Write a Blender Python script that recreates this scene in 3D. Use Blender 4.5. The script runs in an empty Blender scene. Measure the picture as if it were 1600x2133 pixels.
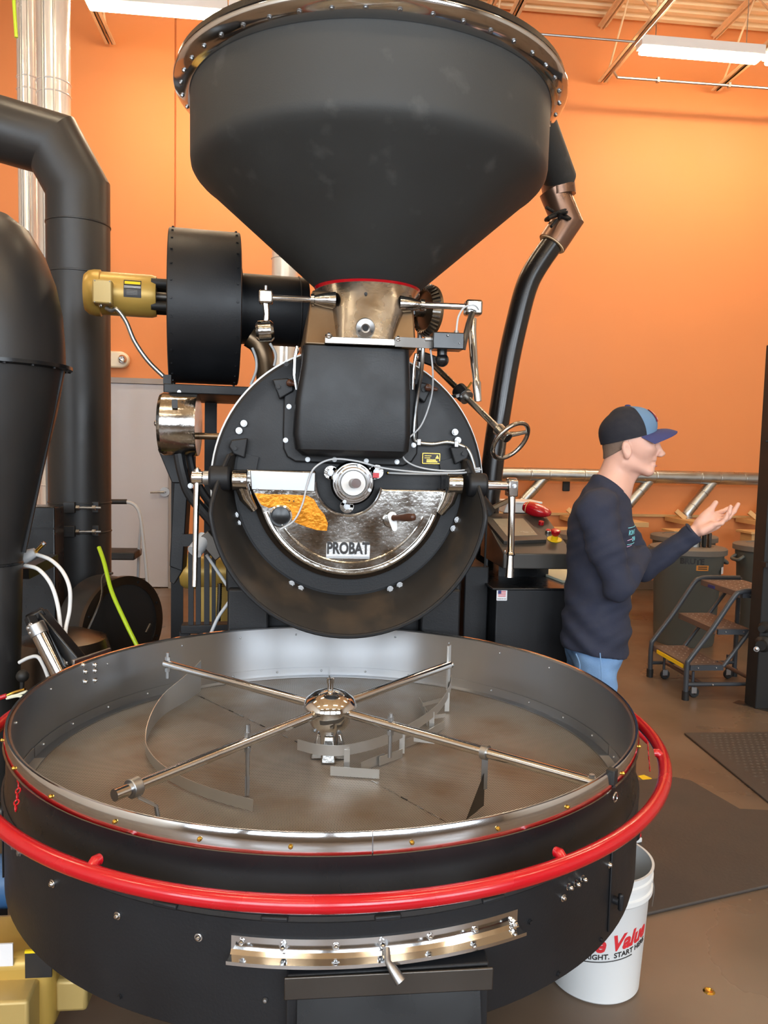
import bpy, bmesh, math, random
import numpy as np
from mathutils import Vector, Matrix
random.seed(7)
sc = bpy.context.scene
COL = sc.collection
PI = math.pi

# ------------------------------------------------------------------ camera
F_PX = 1640.0
PITCH, ROLL, YAW, CAM_H = math.radians(4.5), math.radians(1.38), math.radians(6.2), 1.53
CAM = Vector((0, 0, CAM_H))
_f = Vector((math.sin(YAW)*math.cos(PITCH), math.cos(YAW)*math.cos(PITCH), -math.sin(PITCH)))
_r0 = Vector((math.cos(YAW), -math.sin(YAW), 0))
_u0 = _r0.cross(_f)
_r = math.cos(ROLL)*_r0 + math.sin(ROLL)*_u0
_u = -math.sin(ROLL)*_r0 + math.cos(ROLL)*_u0
cam_data = bpy.data.cameras.new('camera')
cam = bpy.data.objects.new('camera', cam_data)
COL.objects.link(cam)
M = Matrix.Identity(4)
for i in range(3):
    M[i][0], M[i][1], M[i][2], M[i][3] = _r[i], _u[i], -_f[i], CAM[i]
cam.matrix_world = M
cam_data.sensor_fit = 'VERTICAL'
cam_data.sensor_height = 36.0
cam_data.sensor_width = 27.0
cam_data.lens = 36.0*F_PX/2133.0
cam_data.clip_end = 200
sc.camera = cam

# ------------------------------------------------------------------ exposure, sky, daylight
sc.view_settings.view_transform = 'Standard'
sc.view_settings.look = 'None'
sc.view_settings.exposure = 0.32
sc.view_settings.gamma = 1.0
sc.view_settings.use_curve_mapping = False
world = bpy.data.worlds.new('world'); sc.world = world; world.use_nodes = True
bg = world.node_tree.nodes['Background']
bg.inputs[0].default_value = (0.78, 0.88, 1.0, 1)
bg.inputs[1].default_value = 1.2
DAYLIGHT = (0.82, 0.91, 1.0)
def window_light(name, loc, rot, sx, sy, power):
    d = bpy.data.lights.new(name, 'AREA'); d.shape = 'RECTANGLE'; d.size = sx; d.size_y = sy
    d.energy = power; d.color = DAYLIGHT
    o = bpy.data.objects.new(name, d); COL.objects.link(o)
    o.location = loc; o.rotation_euler = rot
    return o
WIN_Y = -4.2           # glazed front of the workshop, behind the camera
WINDOWS = [(-4.6, 2.6), (-1.6, 2.6), (1.4, 2.6), (4.4, 2.6)]
for wx, ww in WINDOWS:
    window_light('window_daylight', (wx, WIN_Y-0.06, 2.75), (PI/2, 0, 0), ww, 2.7, 175)

# ------------------------------------------------------------------ helpers
def ray(px, py):
    x, y = (px-800)/F_PX, -(py-1066.5)/F_PX
    return _f + x*_r + y*_u
def at(px, py, Y):            # point of the photograph at world depth y = Y
    d = ray(px, py); return CAM + d*(Y/d.y)
def zat(px, py, z):           # point of the photograph at height z
    d = ray(px, py); return CAM + d*((z-CAM_H)/d.z)
def xat(px, py, X):
    d = ray(px, py); return CAM + d*(X/d.x)
def sz(px, Y): return px*Y/F_PX
def V(*a): return Vector(a)
ROOT_LOC = {}

def frame(ax):
    w = Vector(ax).normalized()
    t = Vector((0, 0, 1)) if abs(w.z) < 0.9 else Vector((1, 0, 0))
    u = t.cross(w).normalized(); v = w.cross(u)
    return u, v, w

class MB:
    def __init__(s): s.v = []; s.f = []
    def add(s, vs, fs):
        b = len(s.v); s.v += [tuple(p) for p in vs]; s.f += [tuple(i+b for i in f) for f in fs]; return s
    def box(s, c, d, R=None):
        c = Vector(c); h = Vector(d)/2; vs = []
        for sx in (-1, 1):
            for sy in (-1, 1):
                for szz in (-1, 1):
                    p = Vector((sx*h.x, sy*h.y, szz*h.z))
                    if R is not None: p = R @ p
                    vs.append(c+p)
        return s.add(vs, [(0,1,3,2),(4,6,7,5),(0,4,5,1),(2,3,7,6),(0,2,6,4),(1,5,7,3)])
    def bb(s, p0, p1):
        p0, p1 = Vector(p0), Vector(p1)
        return s.box((p0+p1)/2, [abs(p1[i]-p0[i]) for i in range(3)])
    def bar(s, p0, p1, w, h, up=(0,0,1)):
        p0, p1 = Vector(p0), Vector(p1); d = p1-p0; a = d.normalized()
        up = Vector(up); sd = a.cross(up)
        if sd.length < 1e-5: sd = a.cross(Vector((1,0,0)))
        sd.normalize(); uu = sd.cross(a)
        R = Matrix((sd, a, uu)).transposed()
        return s.box((p0+p1)/2, (w, d.length, h), R)
    def cyl(s, p0, p1, r0, r1=None, n=24, caps=True):
        p0, p1 = Vector(p0), Vector(p1); r1 = r0 if r1 is None else r1
        u, v, w = frame(p1-p0); vs = []
        for p, r in ((p0, r0), (p1, r1)):
            for i in range(n):
                a = 2*PI*i/n; vs.append(p+u*(r*math.cos(a))+v*(r*math.sin(a)))
        fs = [(i, (i+1) % n, n+(i+1) % n, n+i) for i in range(n)]
        if caps: fs += [tuple(range(n))[::-1], tuple(range(n, 2*n))]
        return s.add(vs, fs)
    def tube(s, path, r, n=10, closed=False, caps=True):
        P = [Vector(p) for p in path]; m = len(P)
        rr = r if isinstance(r, (list, tuple)) else [r]*m
        T = []
        for i in range(m):
            if closed: t = P[(i+1) % m]-P[i-1]
            else: t = P[min(i+1, m-1)]-P[max(i-1, 0)]
            T.append(t.normalized())
        u, v, w = frame(T[0]); vs = []
        for i in range(m):
            u = (u - T[i]*u.dot(T[i])).normalized(); v = T[i].cross(u)
            for k in range(n):
                a = 2*PI*k/n; vs.append(P[i]+u*(rr[i]*math.cos(a))+v*(rr[i]*math.sin(a)))
        fs = []
        for i in range(m if closed else m-1):
            j = (i+1) % m
            for k in range(n):
                fs.append((i*n+k, i*n+(k+1) % n, j*n+(k+1) % n, j*n+k))
        if caps and not closed: fs += [tuple(range(n))[::-1], tuple(range((m-1)*n, m*n))]
        return s.add(vs, fs)
    def lathe(s, prof, c, ax=(0,0,1), n=64, a0=0.0, a1=2*PI, closed_prof=False):
        # prof: (radius, height along axis)
        c = Vector(c)
        if tuple(ax) == (0,0,1): u, v, w = Vector((1,0,0)), Vector((0,1,0)), Vector((0,0,1))
        else: u, v, w = frame(ax)
        full = abs(a1-a0-2*PI) < 1e-6; m = n if full else n+1; k = len(prof); vs = []
        for i in range(m):
            a = a0+(a1-a0)*i/n; d = u*math.cos(a)+v*math.sin(a)
            for r, h in prof: vs.append(c+d*r+w*h)
        fs = []
        for i in range(n):
            j = (i+1) % m
            for q in range(k if closed_prof else k-1):
                q2 = (q+1) % k
                if prof[q][0] < 1e-7 and prof[q2][0] < 1e-7: continue
                fs.append((i*k+q, j*k+q, j*k+q2, i*k+q2))
        if closed_prof and not full:
            fs += [tuple(range(k)), tuple(range((m-1)*k, m*k))[::-1]]
        return s.add(vs, fs)
    def prism(s, pts, o, ea, eb, n0, n1):
        # polygon pts (a,b) in plane o+a*ea+b*eb, extruded along en between n0 and n1
        o, ea, eb = Vector(o), Vector(ea), Vector(eb); en = ea.cross(eb).normalized(); m = len(pts)
        vs = [o+ea*a+eb*b+en*n0 for a, b in pts]+[o+ea*a+eb*b+en*n1 for a, b in pts]
        fs = [tuple(range(m))[::-1], tuple(range(m, 2*m))]+[(i, (i+1) % m, m+(i+1) % m, m+i) for i in range(m)]
        return s.add(vs, fs)
    def pxz(s, pts, y0, y1):      # polygon in the x-z plane between two depths
        m = len(pts)
        vs = [(a, y0, b) for a, b in pts]+[(a, y1, b) for a, b in pts]
        fs = [tuple(range(m))[::-1], tuple(range(m, 2*m))]+[(i, (i+1) % m, m+(i+1) % m, m+i) for i in range(m)]
        return s.add(vs, fs)
    def pxy(s, pts, z0, z1):
        m = len(pts)
        vs = [(a, b, z0) for a, b in pts]+[(a, b, z1) for a, b in pts]
        fs = [tuple(range(m))[::-1], tuple(range(m, 2*m))]+[(i, (i+1) % m, m+(i+1) % m, m+i) for i in range(m)]
        return s.add(vs, fs)
    def sph(s, c, r, nu=20, nv=12, R=None):
        c = Vector(c); r = Vector((r, r, r)) if not hasattr(r, '__len__') else Vector(r)
        prof = [(math.sin(PI*j/nv), -math.cos(PI*j/nv)) for j in range(nv+1)]
        vs = []; fs = []
        for j in range(nv+1):
            for i in range(nu):
                a = 2*PI*i/nu; p = Vector((prof[j][0]*math.cos(a)*r.x, prof[j][0]*math.sin(a)*r.y, prof[j][1]*r.z))
                if R is not None: p = R @ p
                vs.append(c+p)
        for j in range(nv):
            for i in range(nu):
                fs.append((j*nu+i, j*nu+(i+1) % nu, (j+1)*nu+(i+1) % nu, (j+1)*nu+i))
        return s.add(vs, fs)
    def torus(s, c, R, r, ax=(0,0,1), n=48, m=12, a0=0, a1=2*PI):
        c = Vector(c); u, v, w = frame(ax) if tuple(ax) != (0,0,1) else (V(1,0,0), V(0,1,0), V(0,0,1))
        full = abs(a1-a0-2*PI) < 1e-6
        pts = [c+(u*math.cos(a0+(a1-a0)*i/n)+v*math.sin(a0+(a1-a0)*i/n))*R for i in range(n if full else n+1)]
        return s.tube(pts, r, m, closed=full)
    def ribbon(s, path, h, t, up=(0,0,1), twist=None):
        # upright strip: path = bottom line, height h (list or number), thickness t
        P = [Vector(p) for p in path]; m = len(P); up = Vector(up); vs = []
        hh = h if isinstance(h, (list, tuple)) else [h]*m
        for i in range(m):
            d = (P[min(i+1, m-1)]-P[max(i-1, 0)]).normalized(); sd = d.cross(up).normalized()*(t/2)
            vs += [P[i]-sd, P[i]+sd, P[i]+sd+up*hh[i], P[i]-sd+up*hh[i]]
        fs = []
        for i in range(m-1):
            for k in range(4): fs.append((i*4+k, i*4+(k+1) % 4, i*4+4+(k+1) % 4, i*4+4+k))
        fs += [(3,2,1,0), tuple((m-1)*4+k for k in range(4))]
        return s.add(vs, fs)
    def mesh(s, name, mat, smooth=35, weld=True):
        me = bpy.data.meshes.new(name); me.from_pydata(s.v, [], s.f)
        bm = bmesh.new(); bm.from_mesh(me)
        if weld: bmesh.ops.remove_doubles(bm, verts=bm.verts, dist=1e-6)
        bmesh.ops.recalc_face_normals(bm, faces=bm.faces)
        bm.to_mesh(me); bm.free()
        if smooth:
            me.shade_smooth(); me.set_sharp_from_angle(angle=math.radians(smooth))
        else: me.shade_flat()
        if mat is not None: me.materials.append(mat)
        me.update()
        return me
    def obj(s, name, mat, parent=None, smooth=35, bevel=0, segs=2, label=None, subsurf=0):
        o = bpy.data.objects.new(name, s.mesh(name, mat, smooth)); COL.objects.link(o)
        if parent is not None: attach(o, parent)
        if bevel:
            b = o.modifiers.new('bevel', 'BEVEL'); b.width = bevel; b.segments = segs; b.limit_method = 'ANGLE'; b.angle_limit = math.radians(40)
        if subsurf:
            b = o.modifiers.new('sub', 'SUBSURF'); b.levels = subsurf; b.render_levels = subsurf
        if label: o['label'] = label
        return o

def attach(o, parent):
    o.parent = parent
    if parent.name in ROOT_LOC: o.matrix_parent_inverse = Matrix.Translation(-Vector(ROOT_LOC[parent.name]))
def thing(name, label, cat, loc=(0,0,0), group=None, kind=None):
    o = bpy.data.objects.new(name, None); COL.objects.link(o); o.empty_display_size = 0.05
    o.location = loc; ROOT_LOC[o.name] = tuple(loc)
    return tag(o, label, cat, group, kind)
def tag(o, label, cat, group=None, kind=None):
    if label: o['label'] = label
    if cat: o['category'] = cat
    if group: o['group'] = group
    if kind: o['kind'] = kind
    return o
def struct(o): o['kind'] = 'structure'; return o
def inst(name, me, parent, mat4):
    o = bpy.data.objects.new(name, me); COL.objects.link(o)
    o.parent = parent
    if parent.name in ROOT_LOC: o.matrix_parent_inverse = Matrix.Translation(-Vector(ROOT_LOC[parent.name]))
    o.matrix_basis = mat4
    return o
def copy_tree(root, loc, label=None):
    r = root.copy(); COL.objects.link(r); r.location = loc
    if label: r['label'] = label
    for ch in list(root.children):
        c = ch.copy(); COL.objects.link(c); c.parent = r; c.matrix_parent_inverse = ch.matrix_parent_inverse.copy()
        for g in list(ch.children):
            d = g.copy(); COL.objects.link(d); d.parent = c
    return r
def orient(p, n, s=1.0, spin=0.0):
    u, v, w = frame(n); R = Matrix((u, v, w)).transposed().to_4x4()
    return Matrix.Translation(Vector(p)) @ R @ Matrix.Rotation(spin, 4, 'Z') @ Matrix.Scale(s, 4)
def spline(pts, n=8, closed=False):
    P = [Vector(p) for p in pts]; out = []; m = len(P)
    for i in range(m if closed else m-1):
        if closed: p0, p1, p2, p3 = P[i-1], P[i], P[(i+1) % m], P[(i+2) % m]
        else: p0, p1, p2, p3 = P[max(i-1, 0)], P[i], P[i+1], P[min(i+2, m-1)]
        for k in range(n):
            t = k/n
            out.append(0.5*((2*p1)+(p2-p0)*t+(2*p0-5*p1+4*p2-p3)*t*t+(3*p1-p0-3*p2+p3)*t**3))
    if not closed: out.append(P[-1])
    return out
def roundrect(x0, z0, x1, z1, r, n=5):
    pts = []
    for cx, cz, a0 in ((x1-r, z1-r, 0), (x0+r, z1-r, PI/2), (x0+r, z0+r, PI), (x1-r, z0+r, 1.5*PI)):
        for i in range(n+1):
            a = a0+PI/2*i/n; pts.append((cx+r*math.cos(a), cz+r*math.sin(a)))
    return pts
def text_mesh(body, size, depth=0.002, bold=0.0, sx=1.0, shear=0.0):
    # letters as vertices and faces in the x-y plane, centred
    cu = bpy.data.curves.new('lettering', 'FONT'); cu.body = body; cu.size = size; cu.extrude = depth
    cu.align_x = 'CENTER'; cu.align_y = 'CENTER'; cu.offset = bold; cu.resolution_u = 4; cu.shear = shear
    o = bpy.data.objects.new('lettering', cu); COL.objects.link(o)
    bpy.context.view_layer.update()
    me = bpy.data.meshes.new_from_object(o.evaluated_get(bpy.context.evaluated_depsgraph_get()))
    bpy.data.objects.remove(o); bpy.data.curves.remove(cu)
    vs = [(v.co.x*sx, v.co.y, v.co.z) for v in me.vertices]; fs = [tuple(p.vertices) for p in me.polygons]
    bpy.data.meshes.remove(me)
    return vs, fs

# ------------------------------------------------------------------ materials
def lin(c):
    return tuple(((x/255/12.92) if x/255 <= 0.04045 else ((x/255+0.055)/1.055)**2.4) for x in c)+(1,)
def mat(name, col, rough=0.5, metal=0.0, var=0.12, vscale=6.0, bump=0.0, bscale=60.0, rvar=0.08, spec=0.5, coat=0.0,
        stretch=(1,1,1), aniso=0.0, emis=None, estr=0.0, col2=None, sss=0.0, sheen=0.0, c2pos=(0.45, 0.62), c2scale=None):
    m = bpy.data.materials.new(name); m.use_nodes = True
    nt = m.node_tree; n = nt.nodes; L = nt.links; b = n['Principled BSDF']
    tc = n.new('ShaderNodeTexCoord'); mp = n.new('ShaderNodeMapping'); mp.inputs['Scale'].default_value = stretch
    L.new(tc.outputs['Object'], mp.inputs[0])
    nz = n.new('ShaderNodeTexNoise'); nz.inputs['Scale'].default_value = vscale; nz.inputs['Detail'].default_value = 5
    L.new(mp.outputs[0], nz.inputs['Vector'])
    base = lin(col)
    mx = n.new('ShaderNodeMix'); mx.data_type = 'RGBA'
    mx.inputs['A'].default_value = tuple(max(0, c*(1-var)) for c in base[:3])+(1,)
    mx.inputs['B'].default_value = tuple(min(1, c*(1+var)) for c in base[:3])+(1,)
    L.new(nz.outputs['Fac'], mx.inputs['Factor'])
    out = mx.outputs['Result']
    if col2 is not None:
        n2 = n.new('ShaderNodeTexNoise'); n2.inputs['Scale'].default_value = c2scale or vscale*0.6; n2.inputs['Detail'].default_value = 6
        L.new(mp.outputs[0], n2.inputs['Vector'])
        rp = n.new('ShaderNodeMapRange'); rp.inputs['From Min'].default_value = c2pos[0]; rp.inputs['From Max'].default_value = c2pos[1]
        L.new(n2.outputs['Fac'], rp.inputs['Value'])
        m2 = n.new('ShaderNodeMix'); m2.data_type = 'RGBA'; m2.inputs['B'].default_value = lin(col2)
        L.new(out, m2.inputs['A']); L.new(rp.outputs['Result'], m2.inputs['Factor']); out = m2.outputs['Result']
    L.new(out, b.inputs['Base Color'])
    rr = n.new('ShaderNodeMapRange'); rr.inputs['To Min'].default_value = max(0.02, rough-rvar); rr.inputs['To Max'].default_value = min(1, rough+rvar)
    rr.inputs['From Min'].default_value = 0.3; rr.inputs['From Max'].default_value = 0.7
    L.new(nz.outputs['Fac'], rr.inputs['Value']); L.new(rr.outputs['Result'], b.inputs['Roughness'])
    b.inputs['Metallic'].default_value = metal; b.inputs['Specular IOR Level'].default_value = spec
    b.inputs['Coat Weight'].default_value = coat; b.inputs['Coat Roughness'].default_value = 0.08
    if aniso:
        b.inputs['Anisotropic Rotation'].default_value = 0.25
        b.inputs['Anisotropic'].default_value = aniso
        tg = n.new('ShaderNodeTangent'); tg.direction_type = 'RADIAL'; tg.axis = 'Z'; L.new(tg.outputs[0], b.inputs['Tangent'])
    if sss: b.inputs['Subsurface Weight'].default_value = sss; b.inputs['Subsurface Radius'].default_value = (0.012, 0.005, 0.003); b.inputs['Subsurface Scale'].default_value = 1.0
    if sheen: b.inputs['Sheen Weight'].default_value = sheen
    if bump:
        bn = n.new('ShaderNodeTexNoise'); bn.inputs['Scale'].default_value = bscale; bn.inputs['Detail'].default_value = 4
        L.new(mp.outputs[0], bn.inputs['Vector'])
        bp = n.new('ShaderNodeBump'); bp.inputs['Strength'].default_value = bump; bp.inputs['Distance'].default_value = 0.004
        L.new(bn.outputs['Fac'], bp.inputs['Height']); L.new(bp.outputs[0], b.inputs['Normal'])
    if emis is not None:
        b.inputs['Emission Color'].default_value = lin(emis); b.inputs['Emission Strength'].default_value = estr
    return m

K = {}
K['orange'] = mat('orange_wall_paint', (222, 140, 82), 0.62, var=0.05, vscale=1.2, bump=0.12, bscale=90)
K['concrete'] = mat('polished_concrete_floor', (108, 92, 77), 0.34, var=0.18, vscale=1.6, bump=0.05, bscale=30, rvar=0.12, col2=(88, 72, 58), c2pos=(0.38, 0.85), c2scale=1.7)
K['deck'] = mat('cream_roof_deck', (240, 212, 168), 0.55, var=0.05)
K['joist'] = mat('cream_steel_joist', (238, 204, 160), 0.5, var=0.08)
K['white_wall'] = mat('white_wall_paint', (205, 200, 192), 0.7, var=0.04)
K['base'] = mat('grey_base_moulding', (120, 108, 98), 0.5)
K['frontwall'] = mat('taupe_front_wall', (120, 112, 104), 0.7, var=0.05)
K['door'] = mat('grey_door_paint', (186, 186, 194), 0.4, var=0.03, bump=0.03)
K['doorframe'] = mat('door_frame_paint', (150, 143, 140), 0.4, var=0.03)
K['black'] = mat('black_powder_coat', (22, 23, 26), 0.5, spec=0.4, var=0.25, vscale=5, bump=0.10, bscale=160, rvar=0.08)
K['hopper'] = mat('charcoal_hopper_coat', (48, 49, 48), 0.62, var=0.18, vscale=4, bump=0.12, bscale=190, rvar=0.06, col2=(66, 66, 64), c2pos=(0.62, 0.75), c2scale=9)
K['hoodblack'] = mat('satin_black_hood', (15, 16, 19), 0.42, spec=0.4, var=0.2, bump=0.06, bscale=160)
K['blackgloss'] = mat('black_gloss_paint', (22, 23, 25), 0.28, var=0.2, rvar=0.05)
K['blackduct'] = mat('black_duct_paint', (38, 37, 37), 0.42, var=0.15, vscale=3, bump=0.05, bscale=90)
K['tubeblack'] = mat('black_tube_enamel', (26, 22, 20), 0.24, var=0.2, rvar=0.05)
K['tubedeep'] = mat('brown_reflection_tube', (128, 100, 84), 0.32, metal=0.85, var=0.2)  # orange wall's reflection on the black tube, put into a brown base colour
K['chrome'] = mat('polished_chrome', (214, 214, 214), 0.10, metal=1.0, var=0.04, rvar=0.04)
K['steel'] = mat('brushed_steel', (168, 169, 170), 0.40, metal=1.0, var=0.06, rvar=0.05)
K['traysteel'] = mat('brushed_tray_steel', (186, 188, 191), 0.36, metal=1.0, var=0.10, vscale=7, stretch=(1,1,0.15), aniso=0.9, rvar=0.06)
K['bladesteel'] = mat('satin_blade_steel', (196, 196, 194), 0.38, metal=0.85, var=0.06)
K['darksteel'] = mat('dull_dark_steel', (92, 88, 84), 0.4, metal=0.9, var=0.2)
K['castsilver'] = mat('polished_pitted_casting', (172, 169, 164), 0.15, metal=1.0, var=0.30, vscale=9, bump=0.16, bscale=60, rvar=0.08, col2=(214, 214, 214), c2pos=(0.60, 0.68), c2scale=110)
K['pad'] = mat('frosted_name_pad', (206, 206, 206), 0.5, metal=0.8, var=0.2, vscale=60, bump=0.4, bscale=220)
K['spout'] = mat('aged_nickel_casting', (158, 153, 146), 0.27, metal=1.0, var=0.2, vscale=12, bump=0.25, bscale=40, rvar=0.1)
K['brown'] = mat('heat_browned_steel', (120, 100, 78), 0.35, metal=0.8, var=0.25, vscale=9)
K['galv'] = mat('galvanised_sheet', (186, 190, 190), 0.34, metal=1.0, var=0.06, vscale=12, rvar=0.08)
K['galvwhite'] = mat('bright_stainless_flue', (236, 233, 228), 0.20, metal=0.55, var=0.05)
K['red'] = mat('red_gloss_enamel', (176, 8, 24), 0.25, var=0.05, coat=0.35)
K['redplastic'] = mat('red_plastic', (186, 14, 32), 0.22, var=0.05, coat=0.5)
K['gold'] = mat('gold_motor_paint', (186, 152, 74), 0.36, metal=0.25, var=0.10, vscale=3)
K['goldbox'] = mat('gold_box_paint', (178, 152, 92), 0.42, metal=0.2, var=0.06)
K['brass'] = mat('brass_screw', (200, 160, 72), 0.25, metal=1.0)
K['amber'] = mat('amber_metallic', (206, 130, 22), 0.25, metal=0.55, var=0.25, vscale=30, bump=0.3, bscale=80, coat=0.4)  # amber finish of the thin polygon on the door face
K['white'] = mat('white_plastic', (226, 228, 228), 0.38, var=0.03)
K['bucketwhite'] = mat('white_bucket_plastic', (214, 216, 216), 0.42, var=0.04, vscale=4, sss=0.0)
K['cream'] = mat('cream_plastic', (232, 222, 200), 0.4, var=0.03)
K['rubber'] = mat('black_rubber', (24, 24, 24), 0.6, var=0.15)
K['mat'] = mat('grey_floor_mat', (62, 56, 52), 0.6, var=0.1, vscale=3, bump=0.3, bscale=70)
K['can'] = mat('grey_bin_plastic', (86, 90, 86), 0.48, var=0.08, vscale=5, bump=0.08, bscale=60)
K['lid'] = mat('grey_lid_plastic', (104, 100, 94), 0.5, var=0.06, bump=0.08)
K['wood'] = mat('pale_pine', (206, 166, 112), 0.55, var=0.14, vscale=10, stretch=(1, 1, 6), bump=0.05)
K['wooddark'] = mat('dark_turned_wood', (72, 42, 28), 0.35, var=0.25, vscale=20)
K['ladder'] = mat('blue_grey_ladder_paint', (58, 62, 68), 0.42, var=0.1)
K['tread'] = mat('ladder_tread', (92, 78, 72), 0.5, var=0.12)
K['yellow'] = mat('yellow_plastic', (236, 204, 24), 0.4, var=0.03)
K['limehose'] = mat('lime_hose', (190, 222, 40), 0.4, var=0.05)
K['screen'] = mat('grey_screen', (150, 146, 130), 0.25, var=0.02)
K['panel'] = mat('charcoal_panel', (62, 60, 57), 0.4, var=0.06)
K['paper'] = mat('cream_paper', (226, 228, 206), 0.7, var=0.04)
K['sticker'] = mat('white_sticker', (222, 222, 224), 0.5, var=0.02)
K['inkblue'] = mat('blue_ink', (40, 48, 110), 0.5, var=0.02)
K['inkred'] = mat('red_ink', (200, 42, 50), 0.5, var=0.04)
K['inkblack'] = mat('black_ink', (34, 32, 32), 0.5, var=0.05)
K['cyan'] = mat('cyan_print', (130, 214, 226), 0.6, var=0.03)
K['pinkprint'] = mat('pink_print', (214, 170, 206), 0.6, var=0.03)
K['shirt'] = mat('navy_cotton', (37, 41, 58), 0.9, var=0.12, vscale=18, bump=0.2, bscale=240)
K['jeans'] = mat('blue_denim', (112, 148, 190), 0.85, var=0.16, vscale=30, bump=0.3, bscale=300)
K['skin'] = mat('skin', (208, 162, 144), 0.5, var=0.05, vscale=30, sss=0.12, bump=0.04, bscale=200)
K['hair'] = mat('short_grey_brown_hair', (112, 92, 78), 0.7, var=0.2, vscale=80, bump=0.3, bscale=300)
K['capdark'] = mat('black_mesh_cap', (26, 27, 36), 0.85, var=0.2, vscale=40, bump=0.3, bscale=320)
K['capblue'] = mat('steel_blue_cap_panel', (92, 122, 152), 0.8, var=0.06, bump=0.2, bscale=260)
K['capnavy'] = mat('navy_cap_brim', (46, 50, 96), 0.75, var=0.06, bump=0.2, bscale=260)
K['patchred'] = mat('maroon_patch', (136, 28, 62), 0.7, var=0.05)
K['lip'] = mat('pink_lip', (190, 118, 112), 0.5, var=0.04)
K['greyplastic'] = mat('pale_grey_hose', (186, 190, 194), 0.4, var=0.04)
K['bluetool'] = mat('blue_motor_paint', (56, 96, 140), 0.45, var=0.1)
K['orangesticker'] = mat('orange_sticker', (206, 132, 50), 0.5, var=0.03)
K['bronzebrush'] = mat('dark_bronze_steel', (84, 72, 62), 0.3, metal=0.85, var=0.25, vscale=7)
K['lipinner'] = mat('worn_black_lip', (44, 41, 38), 0.42, var=0.25, vscale=4, col2=(66, 56, 46), c2pos=(0.5, 0.68), c2scale=6, bump=0.06)
K['tube_light'] = mat('fluorescent_tube', (255, 244, 224), 0.5, emis=(255, 232, 196), estr=50.0)

def bolt_mesh(name, m, hexa=True, washer=True, dome=False):
    b = MB()
    if washer: b.cyl((0,0,0), (0,0,0.18), 1.0, n=16)
    if hexa: b.cyl((0,0,0.15), (0,0,0.85), 0.78, 0.74, n=6)
    if dome: b.lathe([(0.7, 0.15), (0.68, 0.5), (0.45, 0.85), (0.0, 1.0)], (0,0,0), n=14)
    return b.mesh(name, m, 30)
BOLT = bolt_mesh('hex_bolt', K['steel'])
BOLT_BLACK = bolt_mesh('black_bolt', K['black'])
DOME = bolt_mesh('dome_bolt', K['chrome'], hexa=False, dome=True)
BRASS = bolt_mesh('brass_screw', K['brass'], hexa=False, dome=True, washer=False)
RIVET = bolt_mesh('rivet', K['steel'], hexa=False, dome=True, washer=False)
_b = MB(); _b.cyl((0,0,0), (0,0,0.25), 1.0, n=16); _b.cyl((0,0,0.2), (0,0,1.0), 0.8, 0.8, n=6)
_b.lathe([(0.72, 1.0), (0.7, 1.35), (0.4, 1.8), (0, 1.95)], (0,0,0), n=14)
ACORN = _b.mesh('acorn_nut', K['chrome'], 30)
def bolt(parent, p, n, r, me=None, name='bolt'):
    return inst(name, me or BOLT, parent, orient(p, n, r, random.random()))
# ================================================================== the room
X0, X1, Y0, Y1, ZC = -6.2, 8.2, WIN_Y, 8.6, 6.25
o = MB().bb((X0-.3, Y0-.3, -0.2), (X1+.3, Y1+.3, 0)).obj('floor', K['concrete']); struct(o); tag(o, 'polished brown concrete workshop floor', None)
wall = MB().bb((X0-.2, Y1+0.03, 0), (X1+.2, Y1+0.25, ZC+.3)).obj('wall_back', K['orange']); struct(wall); tag(wall, 'bright orange painted concrete back wall', None)
seam = at(365, 300, 8.6).x
for a, b_ in ((X0, seam-4.4-.006), (seam-4.4+.006, seam-.007), (seam+.007, seam+7.2), (seam+7.214, X1)):
    if b_ > a: MB().bb((a, Y1, 0), (b_, Y1+0.03, ZC)).obj('wall_panel', K['orange'], wall, bevel=0.004)
for nm, p, q in (('wall_left', (X0-.2, Y0, 0), (X0, Y1+.03, ZC)), ('wall_right', (X1, Y0, 0), (X1+.2, Y1+.03, ZC))):
    struct(MB().bb(p, q).obj(nm, K['white_wall']))
# glazed front wall: piers, sill band and the wall above the windows
wf = MB(); edges = [X0]
for wx, ww in WINDOWS: edges += [wx-ww/2, wx+ww/2]
edges.append(X1)
for i in range(0, len(edges), 2): wf.bb((edges[i], Y0-.2, 0), (edges[i+1], Y0, ZC))
for wx, ww in WINDOWS:
    wf.bb((wx-ww/2, Y0-.2, 0), (wx+ww/2, Y0, 1.35)); wf.bb((wx-ww/2, Y0-.2, 4.15), (wx+ww/2, Y0, ZC))
struct(wf.obj('wall_front', K['frontwall']))
for i, (wx, ww) in enumerate(WINDOWS):
    fr = MB()
    for x in (wx-ww/2+.03, wx, wx+ww/2-.03): fr.bb((x-.03, Y0-.02, 1.35), (x+.03, Y0+.04, 4.15))
    for z in (1.38, 2.9, 4.12): fr.bb((wx-ww/2, Y0-.02, z-.03), (wx+ww/2, Y0+.04, z+.03))
    struct(fr.obj('window_%d' % (i+1), K['darksteel']))
# ceiling: ribbed deck, ribs run along x
prof = []; y = Y0
while y < Y1:
    prof += [(y, ZC), (y+.05, ZC), (y+.07, ZC-.05), (y+.13, ZC-.05), (y+.15, ZC)]; y += .15
ce = MB(); m = len(prof)
ce.add([(X0, a, b_) for a, b_ in prof]+[(X1, a, b_) for a, b_ in prof], [(i, i+1, m+i+1, m+i) for i in range(m-1)])
ce.bb((X0, Y0, ZC+.02), (X1, Y1+.2, ZC+.15))
ceiling = struct(ce.obj('ceiling', K['deck'], smooth=0)); ceiling['label'] = 'cream corrugated steel roof deck'
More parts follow.
